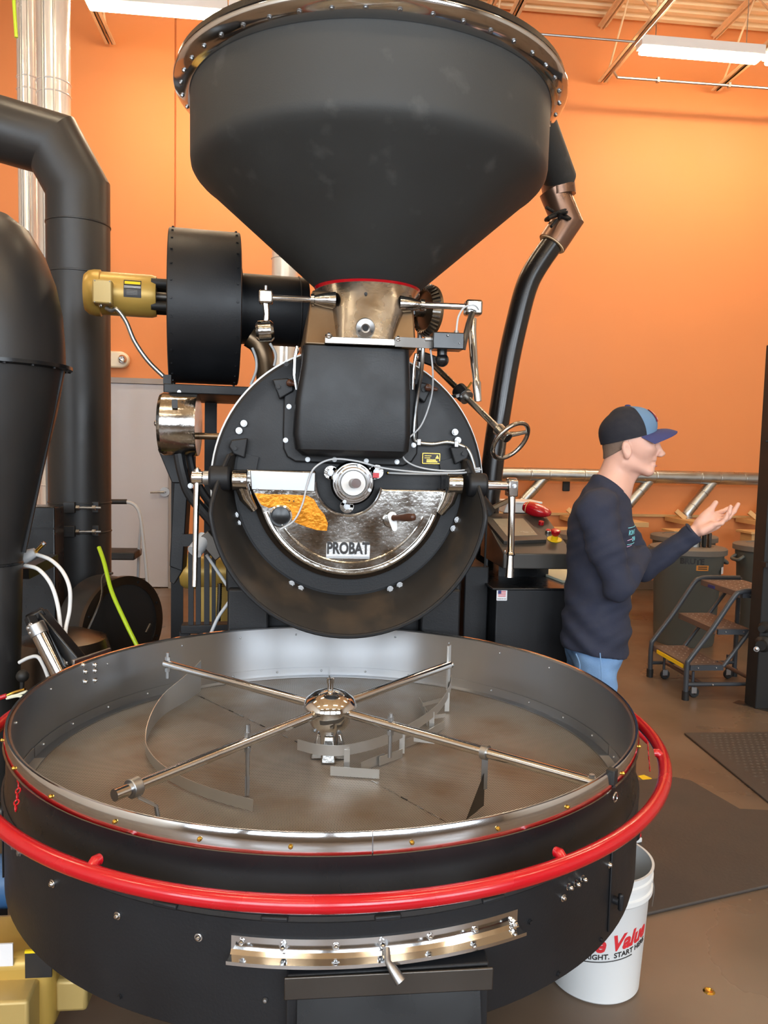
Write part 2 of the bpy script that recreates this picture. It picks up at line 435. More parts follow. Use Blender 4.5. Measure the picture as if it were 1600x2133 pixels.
# open web joists along y
JZ0, JZ1 = 5.52, 6.13
for k in range(-3, 8):
    jx = -1.95+1.28*k
    if jx < X0+.2 or jx > X1-.2: continue
    j = MB()
    for s in (-1, 1):
        j.bb((jx+s*.012, Y0, JZ1), (jx+s*.05, Y1-.02, JZ1+.012)); j.bb((jx+s*.012, Y0, JZ1-.03), (jx+s*.02, Y1-.02, JZ1+.012))
        j.bb((jx+s*.012, Y0+.3, JZ0), (jx+s*.05, Y1-.10, JZ0+.012)); j.bb((jx+s*.012, Y0+.3, JZ0), (jx+s*.02, Y1-.10, JZ0+.045))
    jo = j.obj('joist', K['joist'], ceiling, smooth=0)
    yy = Y1-.25; up = False
    while yy > 3.2:
        z0, z1 = (JZ0+.03, JZ1) if not up else (JZ1, JZ0+.03)
        MB().cyl((jx, yy, z0), (jx, yy-.55, z1), .011, n=8).obj('web', K['joist'], jo)
        yy -= .55; up = not up
# baseboard and door
o = MB().bb((X0, Y1-.012, 0), (-2.75, Y1, .11)).bb((-1.28, Y1-.012, 0), (X1, Y1, .11)).obj('baseboard_back', K['base'], bevel=.003); struct(o)
dx1 = at(352, 1222, 8.6).x; dx0 = dx1-1.02; dz = at(290, 800, 8.55).z
d = MB(); d.bb((dx0, Y1-.05, 0.01), (dx1, Y1-.01, dz)); door = struct(d.obj('door_1', K['door'], bevel=.003)); door['label'] = 'grey steel door in the orange back wall'
fr = MB(); fr.bb((dx0-.06, Y1-.07, 0), (dx0-.004, Y1, dz+.06)); fr.bb((dx1+.004, Y1-.07, 0), (dx1+.06, Y1, dz+.06)); fr.bb((dx0-.06, Y1-.07, dz+.004), (dx1+.06, Y1, dz+.06))
fr.obj('door_frame', K['doorframe'], door)
h = at(342, 1025, 8.5); hb = MB(); hb.cyl((h.x, Y1-.075, h.z), (h.x, Y1-.05, h.z), .05, n=24); hb.cyl((h.x, Y1-.11, h.z), (h.x, Y1-.07, h.z), .012, n=12)
hb.tube([(h.x, Y1-.11, h.z), (h.x-.06, Y1-.115, h.z), (h.x-.14, Y1-.11, h.z-.006)], [.013, .012, .01], 10); hb.obj('handle', K['steel'], door)
# ceiling fluorescent fixtures
FIXZ = 5.34
def fixture(x, y, label, group='fluorescent strip lights under the roof joists'):
    r = thing('strip_light', label, 'light', (x, y, FIXZ), group)
    MB().bb((x-.61, y-.07, FIXZ), (x+.61, y+.07, FIXZ+.09)).obj('housing', K['white'], r, bevel=.006)
    MB().bb((x-.59, y-.062, FIXZ-.045), (x+.59, y+.062, FIXZ-.002)).obj('lamp', K['tube_light'], r, bevel=.02, segs=3)
    for s in (-.45, .45): MB().cyl((x+s, y, FIXZ+.09), (x+s, y, JZ1+.1), .004, n=6).obj('hanger', K['steel'], r)
    return r
e = at(1330, 112, 7.4); x0r = e.x+.61
e = at(178, 25, 7.4); x0l = e.x+.61
rows = []
LR = fixture(x0l, 7.4, 'bright strip light above the silver flue and black duct')
copy_tree(LR, (x0l+1.23, 7.4, FIXZ), 'strip light behind the rim of the big black hopper')
copy_tree(LR, (x0r, 7.4, FIXZ), 'bright strip light beside the thin conduit under the joists')
copy_tree(LR, (x0r+1.26, 7.4, FIXZ), 'second strip light of the run beyond the conduit')
for y in (4.0, 0.6, -2.6):
    for x in (-4.0, -1.2, 1.6, 4.4): copy_tree(LR, (x, y, FIXZ), 'strip light hanging over the workshop floor, away from the orange wall')
# thin conduits below the deck
c = thing('conduit', 'thin grey conduit running to the strip light beyond the hopper', 'conduit', tuple(at(1110, 70, 7.42)))
MB().tube([at(1020, 62, 7.42), at(1110, 70, 7.42), at(1332, 88, 7.42)], .011, 8).obj('pipe', K['steel'], c)
pz = at(1270, 160, 7.9)
c = thing('conduit', 'thin grey conduit bent under the joists along the orange wall', 'conduit', tuple(pz))
q = at(1600, 184, 7.9); q2 = pz+(q-pz)*2.2
path = [V(pz.x+.02, 6.2, pz.z+.03), V(pz.x, 7.6, pz.z+.03), V(pz.x, 7.82, pz.z+.02), V(pz.x+.08, 7.9, pz.z), pz+(q-pz)*.3, q, q2]
MB().tube(path, .013, 8).obj('pipe', K['steel'], c)
for s in (.3, .75):
    p = pz+(q-pz)*s; MB().bb(p-V(.012, .02, .02), p+V(.012, .02, .025)).obj('clamp', K['steel'], c)

# ------------------------------------------------------------------ wall services
el = at(228, 748, 8.5)
r = thing('emergency_light', 'white rounded emergency light fixed above the grey door', 'light', (el.x, 8.6, el.z))
MB().pxz([(el.x+a, el.z+b_) for a, b_ in roundrect(-.30, -.085, .19, .085, .084, 8)], 8.5, 8.598).obj('housing', K['cream'], r, bevel=.02, segs=4)
p = at(254, 748, 8.46); MB().lathe([(0, 0), (.045, 0), (.045, .03), (.03, .05), (.018, .02), (0, .015)], (p.x, 8.5, p.z), (0, -1, 0), n=24).obj('lamp_head', K['chrome'], r)
ob = at(1180, 1012, 8.58)
r = MB().pxz([(ob.x+a, ob.z+b_) for a, b_ in roundrect(-.04, -.06, .04, .06, .01)], 8.575, 8.6).obj('wall_box', K['rubber'], bevel=.003)
tag(r, 'small black outlet box under the silver wall duct', 'outlet box')

# galvanised collector duct with branches
dz_ = at(1300, 992, 8.38).z; dy = 8.38; dxa, dxb = 1.75, 6.6; DR = .072
r = thing('collector_duct', 'long silver galvanised duct running along the orange wall', 'duct', (3.5, dy, dz_))
MB().cyl((dxa, dy, dz_), (dxb, dy, dz_), DR, n=40).obj('main_pipe', K['galv'], r)
for px in (1040, 1108, 1147, 1221, 1290, 1370, 1464, 1504, 1556):
    x = at(px, 993, dy-.07).x
    MB().lathe([(DR-.002, -.012), (DR+.003, -.008), (DR+.001, 0), (DR+.003, .008), (DR-.002, .012)], (x, dy, dz_), (1, 0, 0), n=36).obj('joint_ring', K['galv'], r)
for px in (1221, 1464): 
    x = at(px, 993, dy-.07).x; MB().bb((x-.01, dy, dz_-.02), (x+.01, 8.598, dz_+.02)).obj('wall_strap', K['galv'], r)
def branch(px0, py0, px1, py1):
    a = at(px0, py0, dy); b_ = at(px1, py1, dy-.02); d = (b_-a).normalized()
    e0 = b_+V(0, 0, -.03); e1 = V(b_.x-.01, dy-.02, b_.z-.075)
    o = MB().tube([a-d*.08, a, b_-d*.03, b_+d*.03+V(0, 0, -.005), e0+V(-.012, 0, -.015), e1], .054, 24).obj('branch_pipe', K['galv'], r)
    for t in (.35, .8):
        p = a.lerp(b_, t); u, v, w = frame(d)
        MB().torus(p, .055, .004, tuple(d), 28, 8).obj('seam', K['galv'], o)
    MB().torus(V(e1.x, e1.y, e1.z+.015), .056, .005, (0, 0, 1), 28, 8).obj('collar', K['galv'], o)
    return e1
STATIONS = [branch(1130, 1000, 1082, 1052), branch(1352, 1002, 1300, 1062), branch(1483, 1006, 1434, 1066), branch(1632, 1012, 1585, 1070)]
# wooden stands below the branches
wl = ['behind the control console', 'behind the man in navy', 'under the bent branch pipe by the open hand', 'beside the black steel post']
for i, e1 in enumerate(STATIONS):
    x = at((1209, 1300, 1434, 1585)[i], 1085, 8.3).x; z = at(1415, 1080, 8.3).z; zs = at(1385, 1102, 8.05).z
    w = thing('wooden_stand', 'pale pine bin-filling stand '+wl[i], 'stand', (x, 8.3, 0), 'pine stands along the orange wall')
    MB().bb((x-.15, 7.72, z-.05), (x+.02, 8.56, z)).obj('top_board', K['wood'], w, bevel=.003)
    MB().bar((x-.15, 8.30, z+.085), (x-.06, 8.25, z-.0), .05, .04, (0,1,0)).obj('angled_cleat', K['wood'], w, bevel=.003)
    MB().bb((x-.38, 7.85, zs-.025), (x-.155, 8.15, zs)).obj('shelf', K['wood'], w, bevel=.003)
    MB().bb((x-.34, 7.9, zs-.13), (x-.17, 8.12, zs-.026)).obj('drawer_box', K['wood'], w, bevel=.003)
    MB().bb((x-.06, 8.0, 0), (x+.0, 8.08, z-.05)).obj('post', K['wood'], w, bevel=.003)
    MB().bb((x-.30, 8.04, 0), (x-.24, 8.10, zs-.13)).obj('post', K['wood'], w, bevel=.003)
    MB().bb((x-.06, 8.08, z-.44), (x-.0, 8.58, z-.36)).obj('rail', K['wood'], w, bevel=.003)
    MB().cyl((x-.20, 7.9, zs-.075), (x-.20, 7.86, zs-.075), .025, n=16).obj('knob', K['white'], w)
rz = at(1360, 1075, 8.5).z
o = MB().bb((2.0, 8.56, rz-.015), (6.6, 8.6, rz+.015)).obj('wall_rail', K['wood'], bevel=.004); tag(o, 'thin pale wooden rail fixed along the orange wall below the duct', 'rail')
# ================================================================== loading hopper
HC = V(.255, 3.15, 0)
RZ = 2.857           # flange height
hop = thing('loading_hopper', 'huge charcoal bean hopper with bolted chrome rim above the roaster', 'hopper', (HC.x, HC.y, 2.1))
cone_b, cyl_b = 2.15, 2.56
MB().lathe([(.195, cone_b), (.21, cone_b+.012), (.628, cyl_b-.036), (.650, cyl_b-.020), (.667, cyl_b-.002), (.677, cyl_b+.015), (.680, cyl_b+.035), (.682, RZ-.002), (.676, RZ-.002), (.672, cyl_b+.03), (.62, cyl_b-.03), (.189, cone_b)], HC, n=96, closed_prof=True).obj('bin', K['hopper'], hop, smooth=50)
MB().lathe([(.683, RZ-.034), (.687, RZ-.034), (.738, RZ-.004), (.742, RZ+.002), (.742, RZ+.012), (.683, RZ+.012)], HC, n=96, closed_prof=True).obj('rim_flange', K['chrome'], hop)
MB().lathe([(.73, RZ+.013), (.738, RZ+.02), (.73, RZ+.045), (.4, RZ+.12), (0, RZ+.14)], HC, n=96).obj('lid', K['blackgloss'], hop)
for i in range(44):
    a = 2*PI*i/44+.03
    bolt(hop, HC+V(.7125*math.cos(a), .7125*math.sin(a), RZ-.019), (math.cos(a)*.46, math.sin(a)*.46, -.89), .0085, BOLT)
MB().lathe([(.193, cone_b-.008), (.201, cone_b-.006), (.208, cone_b+.006), (.203, cone_b+.008)], HC, n=64, closed_prof=True).obj('red_sealant', K['red'], hop)
# ================================================================== roaster
RC = V(.190, 3.0, 1.395)          # centre of the front plate
roa = thing('coffee_roaster', 'large black cast-iron drum coffee roaster with polished front door', 'roaster', (RC.x, 3.6, 0))
PY = 2.985                         # front surface of the plate
MB().lathe([(0, .08), (.498, .08), (.498, 1.25), (0, 1.25)], (RC.x, PY, RC.z), (0, 1, 0), n=72).obj('drum_body', K['blackgloss'], roa)
MB().lathe([(.508, .034), (.524, .034), (.524, .075), (.508, .075)], (RC.x, PY, RC.z), (0, 1, 0), n=96, closed_prof=True).obj('gasket_ring', K['white'], roa)
MB().lathe([(0, .005), (.40, .005), (.44, .010), (.47, .008), (.505, 0), (.515, .006), (.515, .05), (0, .05)], (RC.x, PY, RC.z), (0, 1, 0), n=96).obj('front_plate', K['black'], roa)
# plinth under the drum
p = MB(); p.bb((RC.x-.40, 3.12, 0), (RC.x+.40, 4.2, .95)); p.obj('plinth', K['black'], roa, bevel=.01)
MB().bb((RC.x-.46, 3.06, .0), (RC.x-.30, 3.2, .98)).obj('leg', K['black'], roa, bevel=.01)
MB().bb((RC.x+.30, 3.06, .0), (RC.x+.46, 3.2, .98)).obj('leg', K['black'], roa, bevel=.01)
MB().bb((RC.x-.47, 3.1, .96), (RC.x+.47, 4.2, 1.06)).obj('saddle', K['black'], roa, bevel=.01)

# --- discharge lip: flaring half ring from the plate forward
lipc0, lipr0, lipy0 = V(RC.x, 0, 1.405), .435, PY+.004
lipc1, lipr1, lipy1 = V(.184, 0, 1.350), .488, 2.80
def lip_ring(a, t, off=0.0):
    c = lipc0.lerp(lipc1, t); r = lipr0+(lipr1-lipr0)*t**1.15+off; y = lipy0+(lipy1-lipy0)*t
    return V(c.x+r*math.cos(a), y, c.z+r*math.sin(a))
a_l, a_r = math.radians(166), math.radians(374)
for nm, matl, offs in (('discharge_lip', K['lipinner'], (0.0, .014)),):
    m_ = MB(); NA, NT = 60, 8; vs = []; 
    for off in offs:
        for i in range(NA+1):
            a = a_l+(a_r-a_l)*i/NA
            e_ = min(i, NA-i)/NA; sh = min(1.0, .35+e_*7.0)
            for j in range(NT+1): vs.append(lip_ring(a, sh*j/NT, off))
    fs = []; W = NT+1; B = (NA+1)*W
    for i in range(NA):
        for j in range(NT):
            q = i*W+j; fs += [(q, q+1, q+W+1, q+W), (B+q, B+q+W, B+q+W+1, B+q+1)]
        fs += [(i*W+NT, B+i*W+NT, B+i*W+W+NT, i*W+W+NT), (i*W, i*W+W, B+i*W+W, B+i*W)]
    for j in range(NT): fs += [(j, B+j, B+j+1, j+1), (NA*W+j, NA*W+j+1, B+NA*W+j+1, B+NA*W+j)]
    m_.add(vs, fs); lipo = m_.obj(nm, matl, roa, smooth=50)
ed = []
for i in range(61):
    a = a_l+(a_r-a_l)*i/60; e_ = min(i, 60-i)/60; sh = min(1.0, .35+e_*7.0); ed.append(lip_ring(a, sh, .007))
MB().tube(ed, .0085, 8).obj('rolled_edge', K['black'], lipo)
# flat bolting ring and bronze trough inside the lip
MB().lathe([(.352, 0), (.352, -.012), (.425, -.012), (.425, 0)], (RC.x, PY+.004, 1.405), (0, 1, 0), n=96, a0=PI-.25, a1=2*PI+.25, closed_prof=True).obj('bolting_ring', K['black'], roa)
DC = V(RC.x+.002, 0, 1.405)
MB().lathe([(.335, -.01), (.338, -.035), (.352, -.05), (.367, -.035), (.37, -.008)], (DC.x, PY+.004, DC.z), (0, 1, 0), n=64, a0=PI+.05, a1=2*PI-.05).obj('trough', K['bronzebrush'], roa)

# --- front door: polished half-moon casting
DY = 2.915
def pz2(px, py, y=DY): q = at(px, py, y); return (q.x, q.z)
bc = pz2(726, 1005); rn = sz(69, DY)
outer = []
for i in range(41):
    a = math.radians(196)+math.radians(344-196)*i/40
    outer.append((DC.x+.346*math.cos(a), DC.z+.346*math.sin(a)))
notch = []
for i in range(21):
    a = math.radians(352)-math.radians(352-180)*i/20
    notch.append((bc[0]+rn*math.cos(a), bc[1]+rn*math.sin(a)))
poly = outer+[pz2(944, 1022)]+[pz2(800, 1019)]+notch+[pz2(658, 981), pz2(500, 978)]
dm = MB(); dm.pxz(poly, DY, DY+.05); door_r = dm.obj('front_door', K['castsilver'], roa, bevel=.006, segs=3)
# raised rim bead of the door
bead = [V(x, DY-.002, z) for x, z in [(DC.x+.335*math.cos(math.radians(200+140*i/40)), DC.z+.335*math.sin(math.radians(200+140*i/40))) for i in range(41)]]
MB().tube(bead, .011, 10).obj('rim_bead', K['castsilver'], door_r)
bead2 = [V(DC.x+.298*math.cos(math.radians(204+132*i/40)), DY+.001, DC.z+.298*math.sin(math.radians(204+132*i/40))) for i in range(41)]
MB().tube(bead2, .006, 8).obj('inner_bead', K['castsilver'], door_r)
MB().tube([V(x, DY, z) for x, z in notch], .006, 8).obj('notch_bead', K['chrome'], door_r)
# upper left polished strip with screws, amber patch
a0 = pz2(521, 981); a1 = pz2(656, 1022)
MB().pxz([pz2(521, 979), pz2(657, 984), pz2(656, 1024), pz2(524, 1020)][::-1], DY-.012, DY).obj('top_strip', K['steel'], door_r, bevel=.003)
for px, py in ((536, 1019), (587, 1021), (639, 1022)):
    q = at(px, py, DY-.013); bolt(door_r, q, (0, -1, 0), .005, RIVET, 'screw')
MB().pxz([pz2(*q) for q in ((530, 1027), (555, 1029), (600, 1030), (640, 1032), (654, 1040), (664, 1058), (676, 1072), (683, 1090), (681, 1106), (660, 1104), (640, 1098), (614, 1088), (600, 1076), (596, 1062), (580, 1053), (560, 1058), (545, 1052), (538, 1042))][::-1], DY-.0015, DY).obj('amber_patch', K['amber'], door_r, label='thin amber-coloured patch')
q = at(585, 1075, DY)
sg = MB().lathe([(.024, 0), (.042, 0), (.042, -.010), (.036, -.014), (.033, -.004), (.0, -.002)], q, (0, 1, 0), n=40); sgo = sg.obj('sight_glass', K['chrome'], door_r)
g = MB().lathe([(0, -.010), (.015, -.009), (.034, -.004)], q, (0, 1, 0), n=32).obj('dark_glass', K['blackgloss'], door_r)
for px, py in ((603, 1043), (612, 1044)): bolt(door_r, at(px, py, DY-.001), (0, -1, 0), .0028, BOLT_BLACK, 'screw')
# sampler: white lever plate and turned wooden handle
q = at(820, 1083, DY)
bo = MB().lathe([(.03, 0), (.026, -.02), (.0, -.022)], q+V(-.012, 0, 0), (0, 1, 0), n=24); bo.obj('sampler_boss', K['castsilver'], door_r)
pts = []
c0, c1 = pz2(817, 1076, DY-.03), pz2(822, 1101, DY-.03)
for i in range(13):
    a = PI*i/12; pts.append((c0[0]+.018*math.cos(a), c0[1]+.018*math.sin(a)))
for i in range(9):
    a = PI+PI*i/8; pts.append((c1[0]+.0105*math.cos(a), c1[1]+.0105*math.sin(a)))
MB().pxz(pts, DY-.034, DY-.026).obj('sampler_plate', K['white'], door_r, bevel=.002)
q1 = at(819, 1079, DY-.034); q2 = at(862, 1077, DY-.12)
d = (q2-q1).normalized(); Lh = (q2-q1).length
MB().lathe([(.010, 0), (.012, .004), (.010, .012), (.0125, .03), (.014, .06), (.0155, .085), (.013, Lh), (.006, Lh+.006), (0, Lh+.007)], q1, tuple(d), n=20).obj('sampler_handle', K['wooddark'], door_r)
# maker's plate with raised lettering
MB().pxz([pz2(*q) for q in ((680, 1132), (688, 1129), (760, 1130), (771, 1135), (770, 1164), (679, 1163))][::-1], DY-.004, DY).obj('name_pad', K['pad'], door_r, bevel=.001)
vs, fs = text_mesh('PROBAT', .060, .003, bold=.0020, sx=.70)
q = at(725, 1143, DY-.006); roll = -.004
tm = MB(); tm.add([(q.x+x, q.y-z, q.z+y) for x, y, z in vs], fs); tm.obj('raised_lettering', K['inkblack'], door_r, smooth=0)
MB().bar(at(680, 1160, DY-.006), at(770, 1161, DY-.006), .006, .006).obj('underline_bar', K['steel'], door_r)
# hinge arms at both ends of the door
for px0, side in ((500, -1), (947, 1)):
    py0 = 1000 if side < 0 else 1008
    q = at(px0, py0, 2.89)
    hp = MB().cyl(q+V(-.028, 0, 0), q+V(.028, 0, 0), .038, n=32)
    ho = hp.obj('hinge_collar', K['castsilver'], roa, bevel=.004)
    e1 = at(px0+side*-12, py0+36, 2.90); e2 = at(px0+side*-30, py0+62, 2.91)
    MB().tube([q+V(-side*.006, 0, -.02), e1, e2], [.026, .024, .014], 14).obj('hinge_arm', K['castsilver'], ho)
    bolt(ho, q+V(side*-.01, -.038, 0), (0, -1, 0), .006, BOLT)
# shaft bosses on the lip, cross shaft and hand levers
bl = at(468, 996, 2.90); br = at(985, 1010, 2.90)
MB().cyl(bl+V(-.055, 0, 0), bl+V(.022, 0, 0), .045, n=32).obj('shaft_boss', K['black'], roa, bevel=.01)
MB().cyl(br+V(-.022, 0, 0), br+V(.052, 0, 0), .045, n=32).obj('shaft_boss', K['black'], roa, bevel=.01)
ll = at(411, 993, 2.90); rl = at(1066, 1013, 2.90)
MB().cyl(V(ll.x, 2.90, bl.z), V(bl.x, 2.90, bl.z), .016, n=20).obj('door_shaft', K['chrome'], roa)
MB().cyl(V(br.x, 2.90, br.z), V(rl.x+.01, 2.90, br.z), .018, n=20).obj('door_shaft', K['chrome'], roa)
MB().cyl(V(bl.x-.075, 2.90, bl.z), V(bl.x-.055, 2.90, bl.z), .026, n=20).obj('shaft_collar', K['steel'], roa)
lv = MB().cyl(V(ll.x-.02, 2.90, bl.z), V(ll.x+.02, 2.90, bl.z), .024, n=20).obj('lever_clamp', K['chrome'], roa, bevel=.003)
MB().tube([V(ll.x, 2.90, bl.z+.03), V(ll.x, 2.9, bl.z), at(409, 1060, 2.88), at(405, 1222, 2.83)], [.012, .012, .011, .009], 12).obj('lever_rod', K['chrome'], lv)
bolt(lv, V(ll.x, 2.9, bl.z+.028), (0, 0, 1), .01, DOME)
rv = MB().cyl(V(rl.x-.02, 2.90, br.z), V(rl.x+.018, 2.90, br.z), .030, n=20).bb((rl.x-.018, 2.87, br.z-.04), (rl.x+.018, 2.93, br.z+.022)).obj('lever_clamp', K['chrome'], roa, bevel=.004)
MB().tube([V(rl.x, 2.9, br.z), at(1066, 1060, 2.88), at(1064, 1150, 2.85), at(1064, 1154, 2.85), at(1063, 1158, 2.85), at(1061, 1203, 2.84)], [.015, .013, .013, .018, .0125, .016], 14).obj('lever_rod', K['chrome'], rv)
bolt(rv, V(rl.x+.002, 2.869, br.z), (0, -1, 0), .008, BOLT)

# --- centre bearing
bq = at(735, 1006, DY-.005)
ear = MB()
beo = MB().lathe([(.0, -.05), (.046, -.05), (.05, -.056), (.056, -.056), (.060, -.046), (.066, -.046), (.070, -.034), (.074, -.034), (.078, -.02), (.082, -.014), (.082, 0), (0, 0)], V(bq.x, PY, bq.z), (0, 1, 0), n=56)
beo.v = [(x, y-.055, z) for x, y, z in beo.v]
bea = beo.obj('centre_bearing', K['chrome'], roa, smooth=25)
MB().cyl(V(bq.x, PY, bq.z), V(bq.x, PY-.07, bq.z), .075, n=40).obj('bearing_neck', K['castsilver'], bea)
for px, py in ((690, 985), (785, 983), (723, 1055)):
    e = at(px, py, DY+.0); dd = (V(e.x, 0, e.z)-V(bq.x, 0, bq.z)); 
    em = MB().cyl(V(e.x, PY-.06, e.z), V(e.x, PY-.045, e.z), .026, n=24)
    em.bar(V(e.x, PY-.0525, e.z), V(bq.x, PY-.0525, bq.z), .046, .015, (0, 1, 0))
    eo = em.obj('bearing_ear', K['castsilver'], bea)
    bolt(eo, V(e.x, PY-.06, e.z), (0, -1, 0), .012, BOLT)
MB().lathe([(0, 0), (.044, 0), (.044, .006), (0, .006)], V(bq.x, PY-.112, bq.z), (0, 1, 0), n=40).obj('white_face', K['white'], bea)
e = at(733, 1008, DY-.1)
MB().cyl(V(bq.x, PY-.11, bq.z), e+V(.012, -.055, .005), .018, .017, n=20).obj('rusty_shaft_end', K['wooddark'], bea)
q = at(783, 990, DY-.03); MB().bb(q-V(.011, .01, .009), q+V(.011, .01, .009)).obj('red_tag', K['red'], bea)
for px, py in ((748, 970), (770, 1021), (697, 993), (718, 1045)): bolt(bea, at(px, py, DY-.05), (0, -1, 0), .007, BOLT)

# --- bolts on the plate and lip ring
for px, py in ((508, 882), (498, 897), (948, 900), (954, 917), (490, 1073), (495, 1090), (607, 1216), (626, 1226), (813, 1227), (833, 1219), (945, 1101), (953, 1083)):
    bolt(roa, at(px, py, PY-.008 if py < 950 else PY-.01), (0, -1, 0), .0125)
# cast lugs
def lug(pts, y0=PY-.03, y1=PY, nm='cast_lug'):
    return MB().pxz([pz2(*q, y0) for q in pts][::-1], y0, y1).obj(nm, K['black'], roa, bevel=.006, segs=3)
for pts, kp in ((((567, 790), (600, 787), (612, 800), (612, 815), (582, 832)), (580, 806)), (((866, 800), (880, 796), (896, 800), (898, 812), (885, 840), (868, 826)), (882, 812)),
            (((482, 916), (516, 912), (510, 955), (486, 946), (476, 930)), (490, 934)), (((938, 932), (972, 930), (978, 945), (974, 956), (948, 968)), (965, 945))):
    l_ = lug(pts); bolt(l_, at(kp[0], kp[1], PY-.03), (0, -1, 0), .011, BOLT_BLACK)
for px, py, s in ((597, 796, -1), (885, 806, 1)):
    q = at(px, py, PY-.045); MB().lathe([(.004, 0), (.013, .006), (.014, .016), (.008, .026), (.009, .034), (.005, .05)], q-V(.0, 0, 0), (.9, -.3, -.2), n=16).obj('thumb_knob', K['wooddark'], roa)
q = at(597, 760, PY+.0); bolt(roa, q, (0, -1, 0), .011, BOLT_BLACK, 'plug')
# brass data plate
q = at(898, 955, PY-.002)
pl = MB().pxz([(q.x+a, q.z+b_) for a, b_ in roundrect(-.0345, -.0205, .0345, .0205, .003)], PY-.006, PY+.006).obj('data_plate', K['brass'], roa, label='small brass data plate')
MB().pxz([(q.x+a, q.z+b_) for a, b_ in roundrect(-.032, -.018, .032, .018, .002)], PY-.0068, PY-.006).obj('plate_face', K['inkblack'], pl)
for x0_, z0_, w_ in ((-.026, .009, .026), (-.026, .001, .022), (-.018, -.008, .036), (-.018, -.0145, .042)):
    MB().bb((q.x+x0_, PY-.0074, q.z+z0_), (q.x+x0_+w_, PY-.0068, q.z+z0_+(.0045 if z0_ < 0 else .002))).obj('plate_line', K['brass'], pl)
MB().pxz([(q.x+.016, q.z+.0), (q.x+.03, q.z+.0), (q.x+.023, q.z+.014)], PY-.0074, PY-.0068).obj('plate_emblem', K['brass'], pl)

# --- charging hood
HY = 2.845
fl_pts = [(592, 800), (589, 900), (590, 935), (598, 952), (615, 962), (700, 966), (840, 971), (858, 962), (869, 945), (871, 900), (868, 800)]
MB().pxz([pz2(*q, PY-.012) for q in fl_pts], PY-.02, PY+.004).obj('hood_flange', K['black'], roa, bevel=.006)
def hood_sec(l, r_, py_l, py_r, yf):
    return at(l, py_l, yf), at(r_, py_r, yf)
sections = [(631, 855, 718, 728, HY+.012), (627, 856, 760, 768, HY+.004), (616, 857, 830, 836, HY), (611, 857, 905, 910, HY), (616, 853, 935, 941, HY+.006), (632, 838, 949, 955, HY+.035)]
hm = MB(); nseg = 6; rows_ = []
for l, r_, pl_, pr_, yf in sections:
    A, B = at(l, pl_, yf), at(r_, pr_, yf); rad = .03; row = []
    row.append(V(A.x-.004, PY, A.z))
    for i in range(nseg+1):
        a = PI+PI/2*i/nseg
        row.append(V(A.x+rad+rad*math.cos(a), yf+rad+rad*math.sin(a), A.z))
    for i in range(nseg+1):
        a = -PI/2+PI/2*i/nseg
        row.append(V(B.x-rad+rad*math.cos(a), yf+rad+rad*math.sin(a), B.z))
    row.append(V(B.x+.004, PY, B.z)); rows_.append(row)
W = len(rows_[0])
vs = [p for row in rows_ for p in row]; fs = []
for i in range(len(rows_)-1):
    for j in range(W-1): fs.append((i*W+j, i*W+j+1, (i+1)*W+j+1, (i+1)*W+j))
fs.append(tuple(range(W))); fs.append(tuple((len(rows_)-1)*W+j for j in range(W))[::-1])
hm.add(vs, fs); hood = hm.obj('charging_hood', K['hoodblack'], roa, smooth=40)
for px, py in ((602, 847), (595, 917), (641, 957), (697, 957), (763, 960), (827, 962), (862, 927)):
    bolt(roa, at(px, py, PY-.021), (0, -1, 0), .0095)
# heat-browned neck behind the spout
n0, n1 = at(634, 718, 2.90), at(866, 730, 2.90); t0, t1 = at(650, 606, 2.98), at(858, 616, 2.98)
nk = MB()
ring0 = [V(n0.x, 2.88, n0.z), V(n1.x, 2.88, n1.z), V(n1.x+.02, 3.2, n1.z), V(n0.x-.02, 3.2, n0.z)]
ring1 = [V(t0.x, 2.96, t0.z), V(t1.x, 2.96, t1.z), V(t1.x, 3.2, t1.z), V(t0.x, 3.2, t0.z)]
nk.add(ring0+ring1, [(0,1,2,3), (7,6,5,4), (0,4,5,1), (1,5,6,2), (2,6,7,3), (3,7,4,0)]); nk.obj('hood_neck', K['brown'], roa, bevel=.008)
# spout casting below the hopper
SPB = at(762, 705, 2.84)
sec = []
topc, botc = V(HC.x, HC.y-.03, 2.138), V(SPB.x, 2.945, SPB.z)
for t in [i/8 for i in range(9)]:
    c = topc.lerp(botc, t); a_ = .200*(1-t)+.105*t-.012*math.sin(PI*t); b_ = .22*(1-t)+.10*t; sq = t
    ringp = []
    for i in range(40):
        an = 2*PI*i/40; ca, sa = math.cos(an), math.sin(an); ex = 2/(2+2.5*sq)
        ringp.append(V(c.x+a_*math.copysign(abs(ca)**ex, ca), c.y+b_*math.copysign(abs(sa)**ex, sa), c.z))
    sec.append(ringp)
sm = MB(); vs = [p for r_ in sec for p in r_]; fs = []
for i in range(8):
    for j in range(40): fs.append((i*40+j, i*40+(j+1) % 40, (i+1)*40+(j+1) % 40, (i+1)*40+j))
fs += [tuple(range(40)), tuple(range(320, 360))[::-1]]
sm.add(vs, fs); spo = sm.obj('spout_casting', K['spout'], roa, smooth=45)
MB().lathe([(.198, -.006), (.207, -.004), (.207, .004), (.198, .006)], V(HC.x, HC.y, 2.138), n=64, closed_prof=True).obj('spout_flange', K['steel'], spo)
bp0, bp1 = at(677, 700, 2.82), at(842, 708, 2.82)
MB().bb((bp0.x, 2.825, bp0.z-.024), (bp1.x, 2.90, bp0.z)).obj('base_plate', K['spout'], spo, bevel=.002)
for px, py in ((685, 700), (829, 707)): bolt(spo, at(px, py, 2.82), (0, -.6, .8), .013, DOME)
q = at(761, 683, 2.838)
sgl = MB().lathe([(.011, .0), (.011, -.010), (.016, -.013), (.033, -.006), (.035, .004)], q, (0, 1, .25), n=36); sgl.v = [tuple(Vector(p)) for p in sgl.v]
